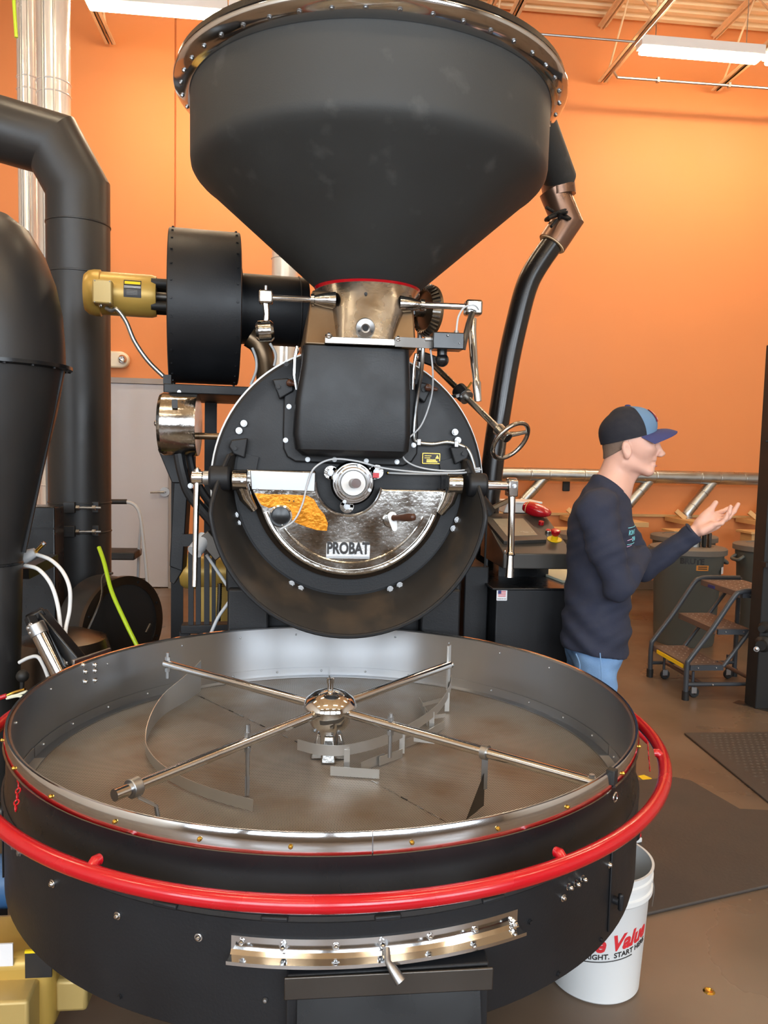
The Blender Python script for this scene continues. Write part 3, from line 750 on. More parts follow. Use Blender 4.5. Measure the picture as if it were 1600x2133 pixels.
so = sgl.obj('sight_port', K['steel'], spo)
MB().lathe([(0, 0), (.011, 0), (.011, -.002), (0, -.002)], q+V(0, -.004, 0), (0, 1, .25), n=24).obj('sight_hole', K['rubber'], spo)
for an in (PI/2, PI/2+2.1, PI/2-2.1): bolt(spo, q+V(.026*math.cos(an), -.010, .026*math.sin(an)), (0, -1, 0), .0042, BOLT_BLACK, 'screw')
for px, py in ((762, 612), (675, 618), (853, 628)):
    q = at(px, py, 2.885 if px == 762 else 2.95); bolt(spo, q, ((px-762)*.01, -1, 0), .006, BOLT_BLACK, 'screw')
# gate rods and levers
yr = 2.93
r0, r1 = at(556, 620, yr), at(660, 627, yr); zr = r0.z
def rod(p, q, rad, nm, mt, parent, n=18): return MB().cyl(p, q, rad, n=n).obj(nm, mt, parent)
rod(V(r0.x, yr, zr), V(r1.x+.03, yr, zr), .0105, 'gate_rod', K['chrome'], roa)
MB().lathe([(.02, 0), (.022, .012), (.016, .014), (.026, .05), (.032, .09)], (r1.x-.022, yr, zr), (1, 0, 0), n=24).obj('rod_gland', K['castsilver'], roa)
gl = MB().bb((r0.x-.028, yr-.025, zr-.022), (r0.x+.022, yr+.025, zr+.024)).obj('lever_head', K['castsilver'], roa, bevel=.006)
rod(V(r0.x-.004, yr, zr+.02), V(r0.x-.004, yr, zr+.042), .006, 'grease_nipple', K['steel'], gl)
w = at(552, 690, yr-.01)
MB().tube([V(r0.x-.004, yr, zr-.02), V(r0.x, yr, (zr+w.z)/2), V(w.x, yr, w.z)], [.012, .010, .012], 10).obj('lever_arm', K['castsilver'], gl)
MB().lathe([(.0, -.032), (.028, -.032), (.038, -.022), (.038, .022), (.028, .032), (0, .032)], V(w.x, yr-.01, w.z), (1, 0, .1), n=28).obj('counterweight', K['castsilver'], gl)
s0, s1 = at(866, 636, yr), at(975, 641, yr); zs = s0.z+.002
rod(V(s0.x-.02, yr, zs), V(s1.x, yr, zs), .0115, 'gate_rod', K['chrome'], roa)
MB().lathe([(.032, 0), (.026, .04), (.016, .075), (.022, .078), (.020, .092)], (s0.x-.06, yr, zs), (1, 0, 0), n=24).obj('rod_gland', K['castsilver'], roa)
gr = MB().bb((s1.x-.012, yr-.03, zs-.03), (s1.x+.05, yr+.03, zs+.024)).obj('lever_head', K['castsilver'], roa, bevel=.008)
hd = [at(985, 664, yr-.02), at(983, 690, yr-.03), at(988, 760, yr-.05), at(992, 792, yr-.06), at(993, 798, yr-.06), at(996, 836, yr-.065)]
MB().tube(hd, [.015, .0165, .014, .0125, .0165, .0135], 14).obj('hand_lever', K['chrome'], gr)
# switch box on a flat bar
b0, b1 = at(835, 712, 2.81), at(905, 716, 2.81)
MB().bar(V(b0.x-.02, 2.815, b0.z), V(b1.x+.02, 2.815, b0.z-.002), .008, .034).obj('flat_bar', K['darksteel'], roa)
bx0, bx1 = at(900, 695, 2.80), at(964, 730, 2.80)
sb = MB().bb((bx0.x, 2.775, bx1.z), (bx1.x, 2.855, bx0.z+.004)).obj('switch_box', K['blackgloss'], roa, bevel=.004)
q = at(933, 699, 2.775); bolt(sb, V(q.x, 2.774, bx0.z-.008), (0, -1, 0), .006, RIVET, 'screw')
q = at(957, 715, 2.775); bolt(sb, V(q.x, 2.774, q.z), (0, -1, 0), .004, RIVET, 'screw')
for k_, dx_ in enumerate((.014, .046)): MB().cyl((bx0.x+dx_, 2.815, bx0.z+.003), (bx0.x+dx_, 2.815, bx0.z+.006), .012, n=18).obj('knockout', K['black'], sb)
MB().cyl((bx1.x-.022, 2.815, bx0.z), (bx1.x-.022, 2.815, bx0.z+.016), .011, .008, n=14).obj('cable_gland', K['steel'], sb)
MB().cyl((bx0.x-.022, 2.82, bx0.z-.018), (bx0.x+.003, 2.82, bx0.z-.018), .012, n=14).obj('cable_gland', K['steel'], sb)
c_ = at(972, 680, 2.81)
MB().tube([V(bx1.x+.004, 2.82, bx1.z+.006), V(bx1.x+.008, 2.82, bx1.z+.03), at(976, 676, 2.86), at(984, 652, 2.90)], .011, 8).obj('bracket_strap', K['darksteel'], sb)
MB().cyl(at(921, 730, 2.84), at(921, 752, 2.84), .018, n=18).sph(at(921, 750, 2.84), .025).obj('black_knob', K['blackgloss'], roa)
MB().tube(spline([V(bx1.x-.022, 2.815, bx0.z+.014), at(955, 660, 2.83), at(968, 640, 2.85), at(988, 636, 2.86), at(997, 645, 2.88)], 6), .0035, 8).obj('signal_wire', K['greyplastic'], sb)

# --- bevel gear beside the hopper
gc = at(893, 648, 3.45); gx = V(.93, .35, .02).normalized()
gR = sz(52, 3.45)
gm = MB().lathe([(.018, -.03), (gR*.72, -.02), (gR*.80, -.028), (gR, .0), (gR, .012), (.018, .012)], gc, tuple(gx), n=48, closed_prof=True); gear = gm.obj('bevel_gear', K['brown'], roa)
u, v, w_ = frame(gx)
for i in range(34):
    a = 2*PI*i/34; d = u*math.cos(a)+v*math.sin(a)
    MB().bar(gc+d*(gR*.82)-gx*.030, gc+d*(gR*1.0)-gx*.002, .0075, .012, tuple(d)).obj('tooth', K['spout'], gear)
MB().cyl(gc-gx*.09, gc+gx*.03, .028, n=20).obj('gear_hub', K['spout'], gear)
MB().bb(gc-gx*.09-V(.05, .03, .03), gc-gx*.09+V(.02, .03, .03)).obj('gear_bearing', K['blackgloss'], roa, bevel=.005)
p = at(876, 650, 3.5); MB().cyl(V(p.x, 3.5, 1.85), V(p.x, 3.5, 2.3), .012, n=12).obj('support_rod', K['steel'], roa)
# --- damper shaft with hand wheel
h0, h1 = at(895, 752, 3.28), at(1047, 902, 2.95); hdv = (h1-h0).normalized()
sh_ = MB().cyl(h0, h1, .0125, n=18).obj('wheel_shaft', K['spout'], roa)
hw = at(1066, 925, 2.93); hn = V(.68, -.52, -.52).normalized()
HWR = sz(47, 2.93)
hub = MB().cyl(h1-hdv*.03, h1+hdv*.035, .024, .021, n=20).obj('wheel_hub', K['spout'], roa, bevel=.003)
hw = h1+hdv*.05
MB().torus(hw, HWR*.98, .0085, tuple(hdv), 56, 12).obj('hand_wheel', K['spout'], hub)
u, v, w_ = frame(hdv)
for i in range(3):
    a = 2*PI*i/3+.6; d = u*math.cos(a)+v*math.sin(a)
    MB().tube([hw-hdv*.03+d*.012, hw-hdv*.015+d*HWR*.5, hw+d*HWR*.97], [.012, .0085, .007], 8).obj('wheel_spoke', K['spout'], hub)
cq = h0.lerp(h1, .47)
MB().cyl(cq-hdv*.028, cq+hdv*.022, .031, n=24).obj('shaft_bearing', K['blackgloss'], roa, bevel=.003)
MB().cyl(cq+hdv*.022, cq+hdv*.034, .029, n=24).obj('shaft_washer', K['steel'], roa)
MB().bar(cq, at(945, 826, 3.1), .03, .012).obj('bearing_bracket', K['steel'], roa)
MB().cyl(cq+V(.02, 0, .02), cq+V(.035, -.005, .045), .004, n=8).obj('grease_nipple', K['brass'], roa)
# bracket above the plate for the shaft
MB().bar(at(870, 740, 3.3), at(912, 756, 3.27), .05, .045).obj('shaft_block', K['blackgloss'], roa, bevel=.006)

# --- conduit and wires on the plate
def corrugated(path, r0, parent, mtl, nm, pitch=.0065):
    P = spline(path, 10); L_ = 0; pts = [P[0]]; rad = []
    tot = sum((P[i+1]-P[i]).length for i in range(len(P)-1)); n_ = int(tot/pitch*2)
    cum = [0]
    for i in range(len(P)-1): cum.append(cum[-1]+(P[i+1]-P[i]).length)
    pts = []; j = 0
    for i in range(n_+1):
        s = tot*i/n_
        while j < len(P)-2 and cum[j+1] < s: j += 1
        t = (s-cum[j])/max(1e-9, cum[j+1]-cum[j]); pts.append(P[j].lerp(P[j+1], min(1, t)))
        rad.append(r0 if i % 2 else r0*.8)
    return MB().tube(pts, rad, 8).obj(nm, mtl, parent, smooth=80)
corrugated([V(bx0.x-.02, 2.82, bx0.z-.02), at(882, 715, 2.82), at(879, 760, 2.84), at(872, 810, 2.93), at(865, 860, PY-.03), at(862, 905, PY-.03), at(868, 920, PY-.025), at(900, 925, PY-.02), at(930, 921, PY-.02), at(952, 925, PY-.02), at(975, 938, PY-.02), at(986, 965, PY-.02), at(990, 985, PY-.02)], .0085, roa, K['galv'], 'flexible_conduit')
for px, py in ((872, 921), (950, 925)): 
    q = at(px, py, PY-.022); MB().bb(q-V(.008, .012, .012), q+V(.008, .012, .012)).obj('conduit_clip', K['steel'], roa, bevel=.002)
def wire(path, r, mtl, nm='wire', parent=None): return MB().tube(spline(path, 8), r, 8).obj(nm, mtl, parent or roa, smooth=80)
wire([at(897, 728, 2.82), at(902, 780, 2.85), at(898, 830, 2.92), at(878, 885, PY-.04), at(850, 915, PY-.05), at(838, 940, PY-.06), at(846, 960, PY-.05), at(880, 975, PY-.03), at(940, 981, PY-.03), at(1000, 975, PY-.03)], .0032, K['greyplastic'])
wire([at(1002, 978, PY-.03), at(960, 985, PY-.05), at(880, 984, PY-.06), at(800, 975, PY-.09), at(740, 960, PY-.10), at(690, 957, PY-.10), at(655, 975, PY-.10), at(640, 1010, DY-.02), at(630, 1050, DY-.015), at(612, 1085, DY-.015), at(583, 1103, DY-.008)], .0035, K['greyplastic'])
wire([at(809, 985, PY-.02), at(860, 987, PY-.03), at(940, 987, PY-.03), at(1000, 982, PY-.03)], .004, K['greyplastic'])
bolt(roa, at(809, 985, PY-.005), (0, -1, 0), .009, BRASS, 'brass_fitting')
# chrome latches beside the hood
for pts in (((620, 722), (614, 745), (613, 780), (618, 812)), ((868, 737), (863, 760), (861, 790), (860, 812))):
    yy = 2.90
    lo = MB().tube([at(px, py, yy) for px, py in pts], [.008, .006, .007, .006], 10).obj('hood_latch', K['chrome'], roa)
    a_ = at(pts[0][0], pts[0][1], yy)
    MB().torus(a_+V(0, 0, -.012), .012, .003, (1, .3, 0), 20, 8).obj('latch_ring', K['chrome'], lo)

# --- round polished counterbalance housing on the left of the drum
gq = at(381, 884, 3.25); gr_ = sz(64, 3.25)
gg = MB().lathe([(0, -.085), (gr_*.94, -.085), (gr_, -.072), (gr_, .055), (gr_*.985, .062), (0, .058)], gq, (1, 0, 0), n=56); ggo = gg.obj('round_housing', K['castsilver'], roa, smooth=30)
q = at(364, 841, 3.13); MB().box(q, (.022, .003, .034)).obj('small_plate', K['inkblack'], ggo)
q = at(325, 886, 3.2); bolt(ggo, V(gq.x-.085, 3.2, gq.z), (-1, 0, 0), .02, DOME)
hb = at(408, 908, 3.3); MB().cyl(V(gq.x+.05, 3.3, hb.z), V(RC.x-.45, 3.3, hb.z), .014, n=14).obj('housing_bar', K['brown'], roa)
# black side frame, dust chute and hangers left of the drum
q0, q1 = at(330, 950, 3.4), at(372, 1000, 3.4)
MB().pxz([pz2(*q, 3.4) for q in ((328, 935), (392, 935), (392, 1006), (358, 1006))], 3.4, 3.65).obj('junction_housing', K['black'], roa, bevel=.004)
MB().pxz([pz2(*q, 3.42) for q in ((364, 950), (392, 950), (392, 1000), (380, 1190), (353, 1180), (362, 1000))], 3.42, 3.55).obj('dust_duct', K['black'], roa, bevel=.004)
MB().pxz([pz2(*q, 3.44) for q in ((354, 1180), (380, 1188), (372, 1202), (362, 1218), (354, 1212))], 3.44, 3.5).obj('duct_mouth', K['rubber'], roa, bevel=.003)
for k_, pts in enumerate((((372, 945), (380, 985), (396, 1030), (440, 1085), (465, 1120)), ((392, 935), (404, 990), (425, 1030), (450, 1062)))):
    MB().tube(spline([at(px, py, 3.22+.05*k_) for px, py in pts], 6), .022-.005*k_, 10).obj('curved_arm', K['black'], roa)
bolt(roa, at(397, 1012, 3.18), (0, -1, 0), .011, BOLT)
vb = MB(); q = at(443, 1135, 3.15); R45 = Matrix.Rotation(math.radians(-40), 3, 'Y')
MB().box(q, (.055, .07, .11), R45).obj('valve_box', K['darksteel'], roa, bevel=.004)
MB().cyl(at(428, 1120, 3.15), at(405, 1150, 3.1), .03, n=20).obj('valve_body', K['greyplastic'], roa)
MB().bar(at(380, 1125, 3.3), at(430, 1125, 3.3), .02, .05).obj('cross_bar', K['black'], roa)
# slotted guard frame
gy = 3.25
gb = MB().pxz([pz2(*q, gy) for q in ((377, 1302), (480, 1300), (480, 1318), (377, 1320))][::-1], gy-.01, gy+.06).obj('guard_base', K['black'], roa, bevel=.003)
for (xa, xb) in ((392, 403), (408, 418), (425, 436), (441, 449)):
    MB().pxz([pz2(xa, 1302, gy), pz2(xb, 1302, gy), pz2(xb, 1150, gy), pz2(xa, 1150, gy)], gy, gy+.012).obj('guard_slat', K['black'], gb)
# legs of the guard base to the floor
a_ = at(384, 1320, gy); b_ = at(475, 1320, gy)
for p in (a_, b_): MB().bb((p.x-.02, gy, 0), (p.x+.02, gy+.04, p.z+.005)).obj('guard_leg', K['black'], gb)
# gold gear motor behind the guard
mq0, mq1 = at(378, 1190, 3.9), at(500, 1185, 3.9)
gm = thing('gear_motor', 'gold electric motor behind the slotted black guard', 'motor', (mq0.x+.1, 3.9, .7))
rr_ = sz(36, 3.9)
MB().lathe([(0, 0), (rr_*.8, 0), (rr_*.98, .02), (rr_, .05), (rr_, .07), (rr_*.92, .075), (rr_*.92, .28), (0, .28)], V(mq0.x, 3.9, mq0.z), (1, 0, 0), n=36).obj('motor_body', K['gold'], gm)
MB().bb((mq0.x+.08, 3.87, .0), (mq0.x+.24, 3.97, mq0.z-rr_*.8)).obj('motor_foot', K['gold'], gm, bevel=.004)
corrugated([at(458, 1215, 3.8), at(457, 1250, 3.8), at(455, 1300, 3.8), V(at(455, 1300, 3.8).x, 3.8, .3)], .012, gm, K['darksteel'], 'motor_conduit', .01)
wire([at(430, 1155, 3.2), at(450, 1185, 3.2), at(470, 1215, 3.18), at(482, 1235, 3.16), at(478, 1252, 3.16), at(455, 1285, 3.16), at(440, 1318, 3.16)], .007, K['greyplastic'], 'grey_hose', roa)
# ================================================================== cooling tray
TC = V(.099, 2.238, 0); RT = .828; SV = .632
tray = thing('cooling_tray', 'round black cooling tray with perforated steel floor and red guard ring', 'cooling tray', (TC.x, TC.y, 0))
def tp(r, deg, z): a = math.radians(deg); return V(TC.x+r*math.cos(a), TC.y+r*math.sin(a), z)
MB().lathe([(.8375, SV-.01), (.8375, RT-.004), (.841, RT), (.845, RT-.004), (.845, SV-.01)], TC, n=128, closed_prof=True).obj('tray_wall', K['traysteel'], tray)
MB().lathe([(.8455, SV-.02), (.8455, RT-.04), (.8495, RT-.04), (.8515, .70), (.855, .675), (.855, .66), (.8455, .66)], TC, n=128, closed_prof=True).obj('upper_shell', K['blackgloss'], tray)
MB().lathe([(.60, .43), (.85, .43), (.8565, .437), (.8565, .662), (.862, .668), (.8565, .674), (.84, .674), (.84, .45), (.60, .45)], TC, n=128, closed_prof=True).obj('lower_body', K['black'], tray)
MB().lathe([(0, .43), (.61, .43), (.61, .45), (0, .45)], TC, n=64).obj('plenum_floor', K['black'], tray)
MB().lathe([(.40, .0), (.42, .02), (.42, .43), (.40, .43)], TC, n=48, closed_prof=True).obj('plenum', K['rubber'], tray)
for dg in (40, 130, 222, 318):
    p = tp(.46, dg, 0); lg = MB().cyl(p, p+V(0, 0, .43), .03, n=16).cyl(p, p+V(0, 0, .012), .06, n=20).obj('leg', K['rubber'], tray)
# polished rim band in segments
segs_ = [(-86.9, -45.6), (-44.2, 60), (60.2, 166), (166.2, 272.97)]
for a0_, a1_ in segs_:
    MB().lathe([(.8455, RT-.040), (.8560, RT-.040), (.8575, RT-.036), (.8525, RT-.002), (.8505, RT+.002), (.8455, RT+.001)], TC, n=40, a0=math.radians(a0_), a1=math.radians(a1_), closed_prof=True).obj('rim_band', K['chrome'], tray)
for dg in (-160, -147, -134, -121, -108.5, -97, -82, -70, -57.5, -41, -28, -14, 0, 14):
    bolt(tray, tp(.855, dg, RT-.021), tp(1, dg, 0)-TC, .0065, BRASS, 'brass_screw')
for dg in (24, 40, 55, 70, 82, 97, 112, 128, 150, 170, 190): bolt(tray, tp(.8375, dg, RT-.03), TC-tp(1, dg, 0), .0055, RIVET, 'rivet')
# clip over the rim joint
p = tp(.852, -44.9, RT)
MB().box(tp(.852, -44.9, RT-.01), (.02, .022, .034), Matrix.Rotation(math.radians(-44.9), 3, 'Z')).obj('rim_clip', K['rubber'], tray, bevel=.002)
MB().torus(tp(.862, -44.9, RT-.055), .010, .0022, tp(1, -44.9, 0)-TC, 20, 8).obj('clip_loop', K['chrome'], tray)
bolt(tray, tp(.82, -47.2, RT-.012), (0, 0, 1), .009, BOLT)
# ring of angle iron at the foot of the wall, in segments with rivets
for a0_, a1_ in ((88.0, 178), (-2, 87.6), (178.4, 267), (267.4, 357.6)):
    MB().lathe([(.806, SV+.001), (.8365, SV+.001), (.8365, SV+.034), (.834, SV+.034), (.834, SV+.004), (.806, SV+.004)], TC, n=36, a0=math.radians(a0_), a1=math.radians(a1_), closed_prof=True).obj('angle_ring', K['traysteel'], tray)
for i in range(30):
    dg = 6+12*i; bolt(tray, tp(.834, dg, SV+.020), TC-tp(1, dg, 0), .006, RIVET, 'rivet')
# perforated floor, two halves with a stitched seam
s0 = zat(410, 1448, SV); s1 = zat(925, 1710, SV)
sd = math.degrees(math.atan2(s0.y-TC.y, s0.x-TC.x)); sd2 = math.degrees(math.atan2(s1.y-TC.y, s1.x-TC.x))
ms = bpy.data.materials.new('perforated_steel'); ms.use_nodes = True; nt = ms.node_tree; n = nt.nodes; L = nt.links; pb = n['Principled BSDF']
tc = n.new('ShaderNodeTexCoord'); mp = n.new('ShaderNodeMapping'); mp.inputs['Rotation'].default_value = (0, 0, math.radians(45)); mp.inputs['Scale'].default_value = (190, 190, 190); L.new(tc.outputs['Object'], mp.inputs[0])
vo = n.new('ShaderNodeTexVoronoi'); vo.voronoi_dimensions = '2D'; vo.inputs['Randomness'].default_value = 0.0; vo.inputs['Scale'].default_value = 1.0; L.new(mp.outputs[0], vo.inputs['Vector'])
mr = n.new('ShaderNodeMapRange'); mr.inputs['From Min'].default_value = .30; mr.inputs['From Max'].default_value = .38; L.new(vo.outputs['Distance'], mr.inputs['Value'])
nz = n.new('ShaderNodeTexNoise'); nz.inputs['Scale'].default_value = 4.5; nz.inputs['Detail'].default_value = 6; L.new(tc.outputs['Object'], nz.inputs['Vector'])
c1 = n.new('ShaderNodeMix'); c1.data_type = 'RGBA'; c1.inputs['A'].default_value = lin((172, 168, 162)); c1.inputs['B'].default_value = lin((150, 130, 110)); 
cr = n.new('ShaderNodeMapRange'); cr.inputs['From Min'].default_value = .45; cr.inputs['From Max'].default_value = .72; L.new(nz.outputs['Fac'], cr.inputs['Value']); L.new(cr.outputs['Result'], c1.inputs['Factor'])
c2 = n.new('ShaderNodeMix'); c2.data_type = 'RGBA'; c2.inputs['A'].default_value = lin((20, 17, 14)); L.new(c1.outputs['Result'], c2.inputs['B']); L.new(mr.outputs['Result'], c2.inputs['Factor'])
L.new(c2.outputs['Result'], pb.inputs['Base Color']); mm = n.new('ShaderNodeMath'); mm.operation = 'MULTIPLY'; mm.inputs[1].default_value = .6; L.new(mr.outputs['Result'], mm.inputs[0]); L.new(mm.outputs[0], pb.inputs['Metallic'])
r2 = n.new('ShaderNodeMapRange'); r2.inputs['To Min'].default_value = .9; r2.inputs['To Max'].default_value = .42; L.new(mr.outputs['Result'], r2.inputs['Value']); L.new(r2.outputs['Result'], pb.inputs['Roughness'])
K['sieve'] = ms
for a0_, a1_ in ((sd2+.12, sd-.12), (sd+.12, sd2+360-.12)):
    MB().lathe([(0.0, SV-.003), (.836, SV-.003), (.836, SV), (0.0, SV)], TC, n=64, a0=math.radians(a0_), a1=math.radians(a1_)).obj('sieve_half', K['sieve'], tray, smooth=0)
for dg in (sd, sd2):
    for k_ in range(11):
        MB().bar(tp(.14+.062*k_, dg, SV+.0006), tp(.165+.062*k_, dg, SV+.0006), .0035, .0014).obj('seam_stitch', K['steel'] if k_ % 3 else K['rubber'], tray)
# bolt clusters where the lift bracket is fixed to the wall
lb = [(173, 1385), (198, 1385), (178, 1399), (198, 1397), (178, 1420), (198, 1417)]
for px, py in lb:
    d_ = ray(px, py); lo, hi = 1.0, 4.0
    for _ in range(40):
        mid = (lo+hi)/2; q = CAM+d_*mid
        if math.hypot(q.x-TC.x, q.y-TC.y) < .8375 or q.y < TC.y-.3: lo = mid
        else: hi = mid
    q = CAM+d_*lo; bolt(tray, q, TC-V(q.x, q.y, 0), .009, DOME)
# --- agitator
AZ = .778
hubm = MB().lathe([(0, .052), (.016, .0515), (.045, .042), (.068, .026), (.077, .012), (.079, .004), (.074, -.003), (.060, -.006), (.058, -.045), (.050, -.058), (.036, -.062), (.030, -.066), (.030, -.146), (0, -.146)], V(TC.x, TC.y, AZ+.005), n=56)
ag = hubm.obj('agitator_hub', K['chrome'], tray)
MB().lathe([(0, 0), (.009, 0), (.009, .022), (.0115, .022), (.0115, .034), (.007, .036), (0, .036)], V(TC.x, TC.y, AZ+.055), n=18).obj('grease_cap', K['chrome'], ag)
ft = MB()
for i in range(4):
    a = math.radians(-95+90*i); d = V(math.cos(a), math.sin(a), 0)
    MB().add([TC+V(0,0,SV+.001)+d*.055+d.cross(V(0,0,1))*.022, TC+V(0,0,SV+.001)+d*.055-d.cross(V(0,0,1))*.022, TC+V(0,0,SV+.001)+d*.012-d.cross(V(0,0,1))*.02, TC+V(0,0,SV+.001)+d*.012+d.cross(V(0,0,1))*.02,
              TC+V(0,0,SV+.075)+d*.034+d.cross(V(0,0,1))*.014, TC+V(0,0,SV+.075)+d*.034-d.cross(V(0,0,1))*.014, TC+V(0,0,SV+.075)+d*.012-d.cross(V(0,0,1))*.014, TC+V(0,0,SV+.075)+d*.012+d.cross(V(0,0,1))*.014],
             [(0,1,2,3), (4,5,6,7), (0,1,5,4), (1,2,6,5), (2,3,7,6), (3,0,4,7)]).obj('hub_foot', K['castsilver'], ag, bevel=.004)
for i in range(4):
    a = math.radians(-60+60*i*1.5); bolt(ag, V(TC.x+.05*math.cos(a), TC.y+.05*math.sin(a), AZ-.055), (math.cos(a), math.sin(a), 0), .007, BOLT)
ends = [zat(345, 1382, AZ), zat(935, 1385, AZ), zat(238, 1657, AZ), zat(1246, 1633, AZ)]
def arm_pt(i, t): return V(TC.x, TC.y, AZ).lerp(ends[i], t)
for i, e in enumerate(ends):
    d = (e-V(TC.x, TC.y, AZ)).normalized()
    MB().cyl(V(TC.x, TC.y, AZ)+d*.05, e, .0135, n=20).obj('arm', K['chrome'], ag)
def hanger(p, zt, zb, nm='hanger'):
    MB().cyl(V(p.x, p.y, zt), V(p.x, p.y, zb), .0058, n=10).obj(nm, K['steel'], ag)
    MB().cyl(V(p.x, p.y, AZ+.0135), V(p.x, p.y, AZ+.025), .0095, n=6).obj('nut', K['steel'], ag)
    MB().cyl(V(p.x, p.y, AZ-.026), V(p.x, p.y, AZ-.0135), .0095, n=6).obj('nut', K['steel'], ag)
# far-left arm: end clamp, tall angled blade running into the long sweep ribbon
p = arm_pt(0, .985); hanger(p, AZ+.04, AZ-.05)
bladeL = [zat(q[0], q[1], SV+.004) for q in ((418, 1440), (385, 1462), (340, 1490), (312, 1525), (303, 1562), (318, 1595), (352, 1625), (400, 1650), (455, 1670), (527, 1690))]
PL = spline(bladeL, 5); nL = len(PL)
hs = [.115-.085*min(1, i/(nL*.42)) if i < nL*.42 else .030 for i in range(nL)]
MB().ribbon(PL, hs, .0022).obj('sweep_blade', K['bladesteel'], ag)
p = arm_pt(2, .40)
pa = arm_pt(2, .455); q = V(pa.x, pa.y, SV+.03)
MB().tube([V(pa.x, pa.y, AZ+.045), V(pa.x, pa.y, AZ-.03), V(q.x, q.y, SV+.05), V(q.x, q.y, SV+.006)], [.006, .006, .005, .005], 8).obj('hanger', K['steel'], ag)
for dz in (.0195, -.0195): MB().cyl(V(pa.x, pa.y, AZ+dz-.006), V(pa.x, pa.y, AZ+dz+.006), .0095, n=6).obj('nut', K['steel'], ag)
MB().bb(V(q.x-.006, q.y-.004, SV+.004), V(q.x+.006, q.y+.004, SV+.055)).obj('blade_clamp', K['steel'], ag)
# near-left arm: clamp collar with small bent plate
e = arm_pt(2, .93); d = (ends[2]-V(TC.x, TC.y, AZ)).normalized()
MB().cyl(e-d*.012, e+d*.012, .022, n=20).obj('arm_collar', K['steel'], ag, bevel=.002)
q0 = e+V(.0, -.0, -.018)
MB().add([q0+V(-.004, .012, 0), q0+V(.012, -.014, 0), q0+V(.052, .0, -.028), q0+V(.036, .026, -.028), q0+V(-.004, .012, -.003), q0+V(.012, -.014, -.003), q0+V(.052, .0, -.031), q0+V(.036, .026, -.031)], [(0,1,2,3), (7,6,5,4), (0,4,5,1), (1,5,6,2), (2,6,7,3), (3,7,4,0)]).obj('plough_bracket', K['bladesteel'], ag)
q2 = q0+V(.044, .013, -.029)
MB().ribbon([V(q2.x-.005, q2.y, SV+.004), V(q2.x+.05, q2.y-.03, SV+.004), V(q2.x+.11, q2.y-.06, SV+.004)], .05, .002).obj('edge_plough', K['bladesteel'], ag)
MB().tube([q2, V(q2.x+.01, q2.y-.005, SV+.05)], .005, 8).obj('plough_stem', K['steel'], ag)
# right far arm with curved ribbon carrying small ploughs
e = ends[1]
vb_ = [zat(q[0], q[1], AZ-.08) for q in ((620, 1553), (655, 1562), (700, 1566), (745, 1560), (790, 1548), (835, 1530), (880, 1503), (915, 1474), (936, 1440), (940, 1415))]
PR = spline(vb_+[V(e.x+.004, e.y+.01, AZ-.085)], 5); nR = len(PR)
rib = MB().ribbon([p-V(0, 0, .012) for p in PR], .030, .0022).obj('curved_ribbon', K['bladesteel'], ag)
MB().ribbon([V(e.x-.006, e.y-.008, AZ-.09), V(e.x+.006, e.y+.012, AZ-.09)], .16, .006).obj('end_plate', K['bladesteel'], ag)
bolt(ag, V(e.x+.01, e.y, AZ), d, .01, DOME)
def drop(p, nm='ribbon_leg'): MB().bb(V(p.x-.008, p.y-.0015, SV+.006), V(p.x+.008, p.y+.0015, AZ-.075)).obj(nm, K['bladesteel'], ag)
for k_, (px, py) in enumerate(((723, 1565), (838, 1528), (900, 1486), (932, 1446))):
    drop(zat(px, py, AZ-.08))
def plough(a, b_, h=.026, nm='plough'):
    MB().ribbon([V(a.x, a.y, SV+.004), V(b_.x, b_.y, SV+.004)], h, .002).obj(nm, K['bladesteel'], ag)
for qa, qb in (((688, 1618), (790, 1625)), ((752, 1610), (800, 1590)), ((790, 1598), (838, 1580)), ((845, 1560), (880, 1545)), ((878, 1548), (925, 1520)), ((873, 1470), (890, 1500)), ((884, 1490), (890, 1515))):
    plough(zat(*qa, SV), zat(*qb, SV))
for qa, qb in (((880, 1468), (930, 1455)), ((890, 1495), (928, 1490)), ((862, 1540), (905, 1545))):
    MB().bar(zat(*qa, SV+.05), zat(*qb, SV+.05), .003, .012).obj('plough_stay', K['bladesteel'], ag)
# right near arm: hanger, collar and deep scraper
pq = arm_pt(3, .27); hanger(pq, AZ+.034, AZ-.09)
e3 = arm_pt(3, .635); d3 = (ends[3]-V(TC.x, TC.y, AZ)).normalized()
MB().cyl(e3-d3*.008, e3+d3*.008, .0185, n=20).obj('arm_collar', K['steel'], ag)
pb_ = zat(1022, 1700, SV+.006)
MB().bar(V(e3.x, e3.y, AZ-.01), V(e3.x, e3.y, SV+.05), .016, .004, (0, 1, 0)).obj('scraper_stem', K['steel'], ag)
sA = V(e3.x, e3.y, 0); s_end = zat(970, 1714, SV)
MB().add([V(sA.x, sA.y, SV+.006), V(s_end.x, s_end.y, SV+.006), V(sA.x, sA.y, SV+.095), V(sA.x+.002, sA.y+.002, SV+.006), V(s_end.x+.002, s_end.y+.002, SV+.006), V(sA.x+.002, sA.y+.002, SV+.095)], [(0,1,2), (5,4,3), (0,3,4,1), (1,4,5,2), (2,5,3,0)]).obj('scraper', K['darksteel'], ag, smooth=0)
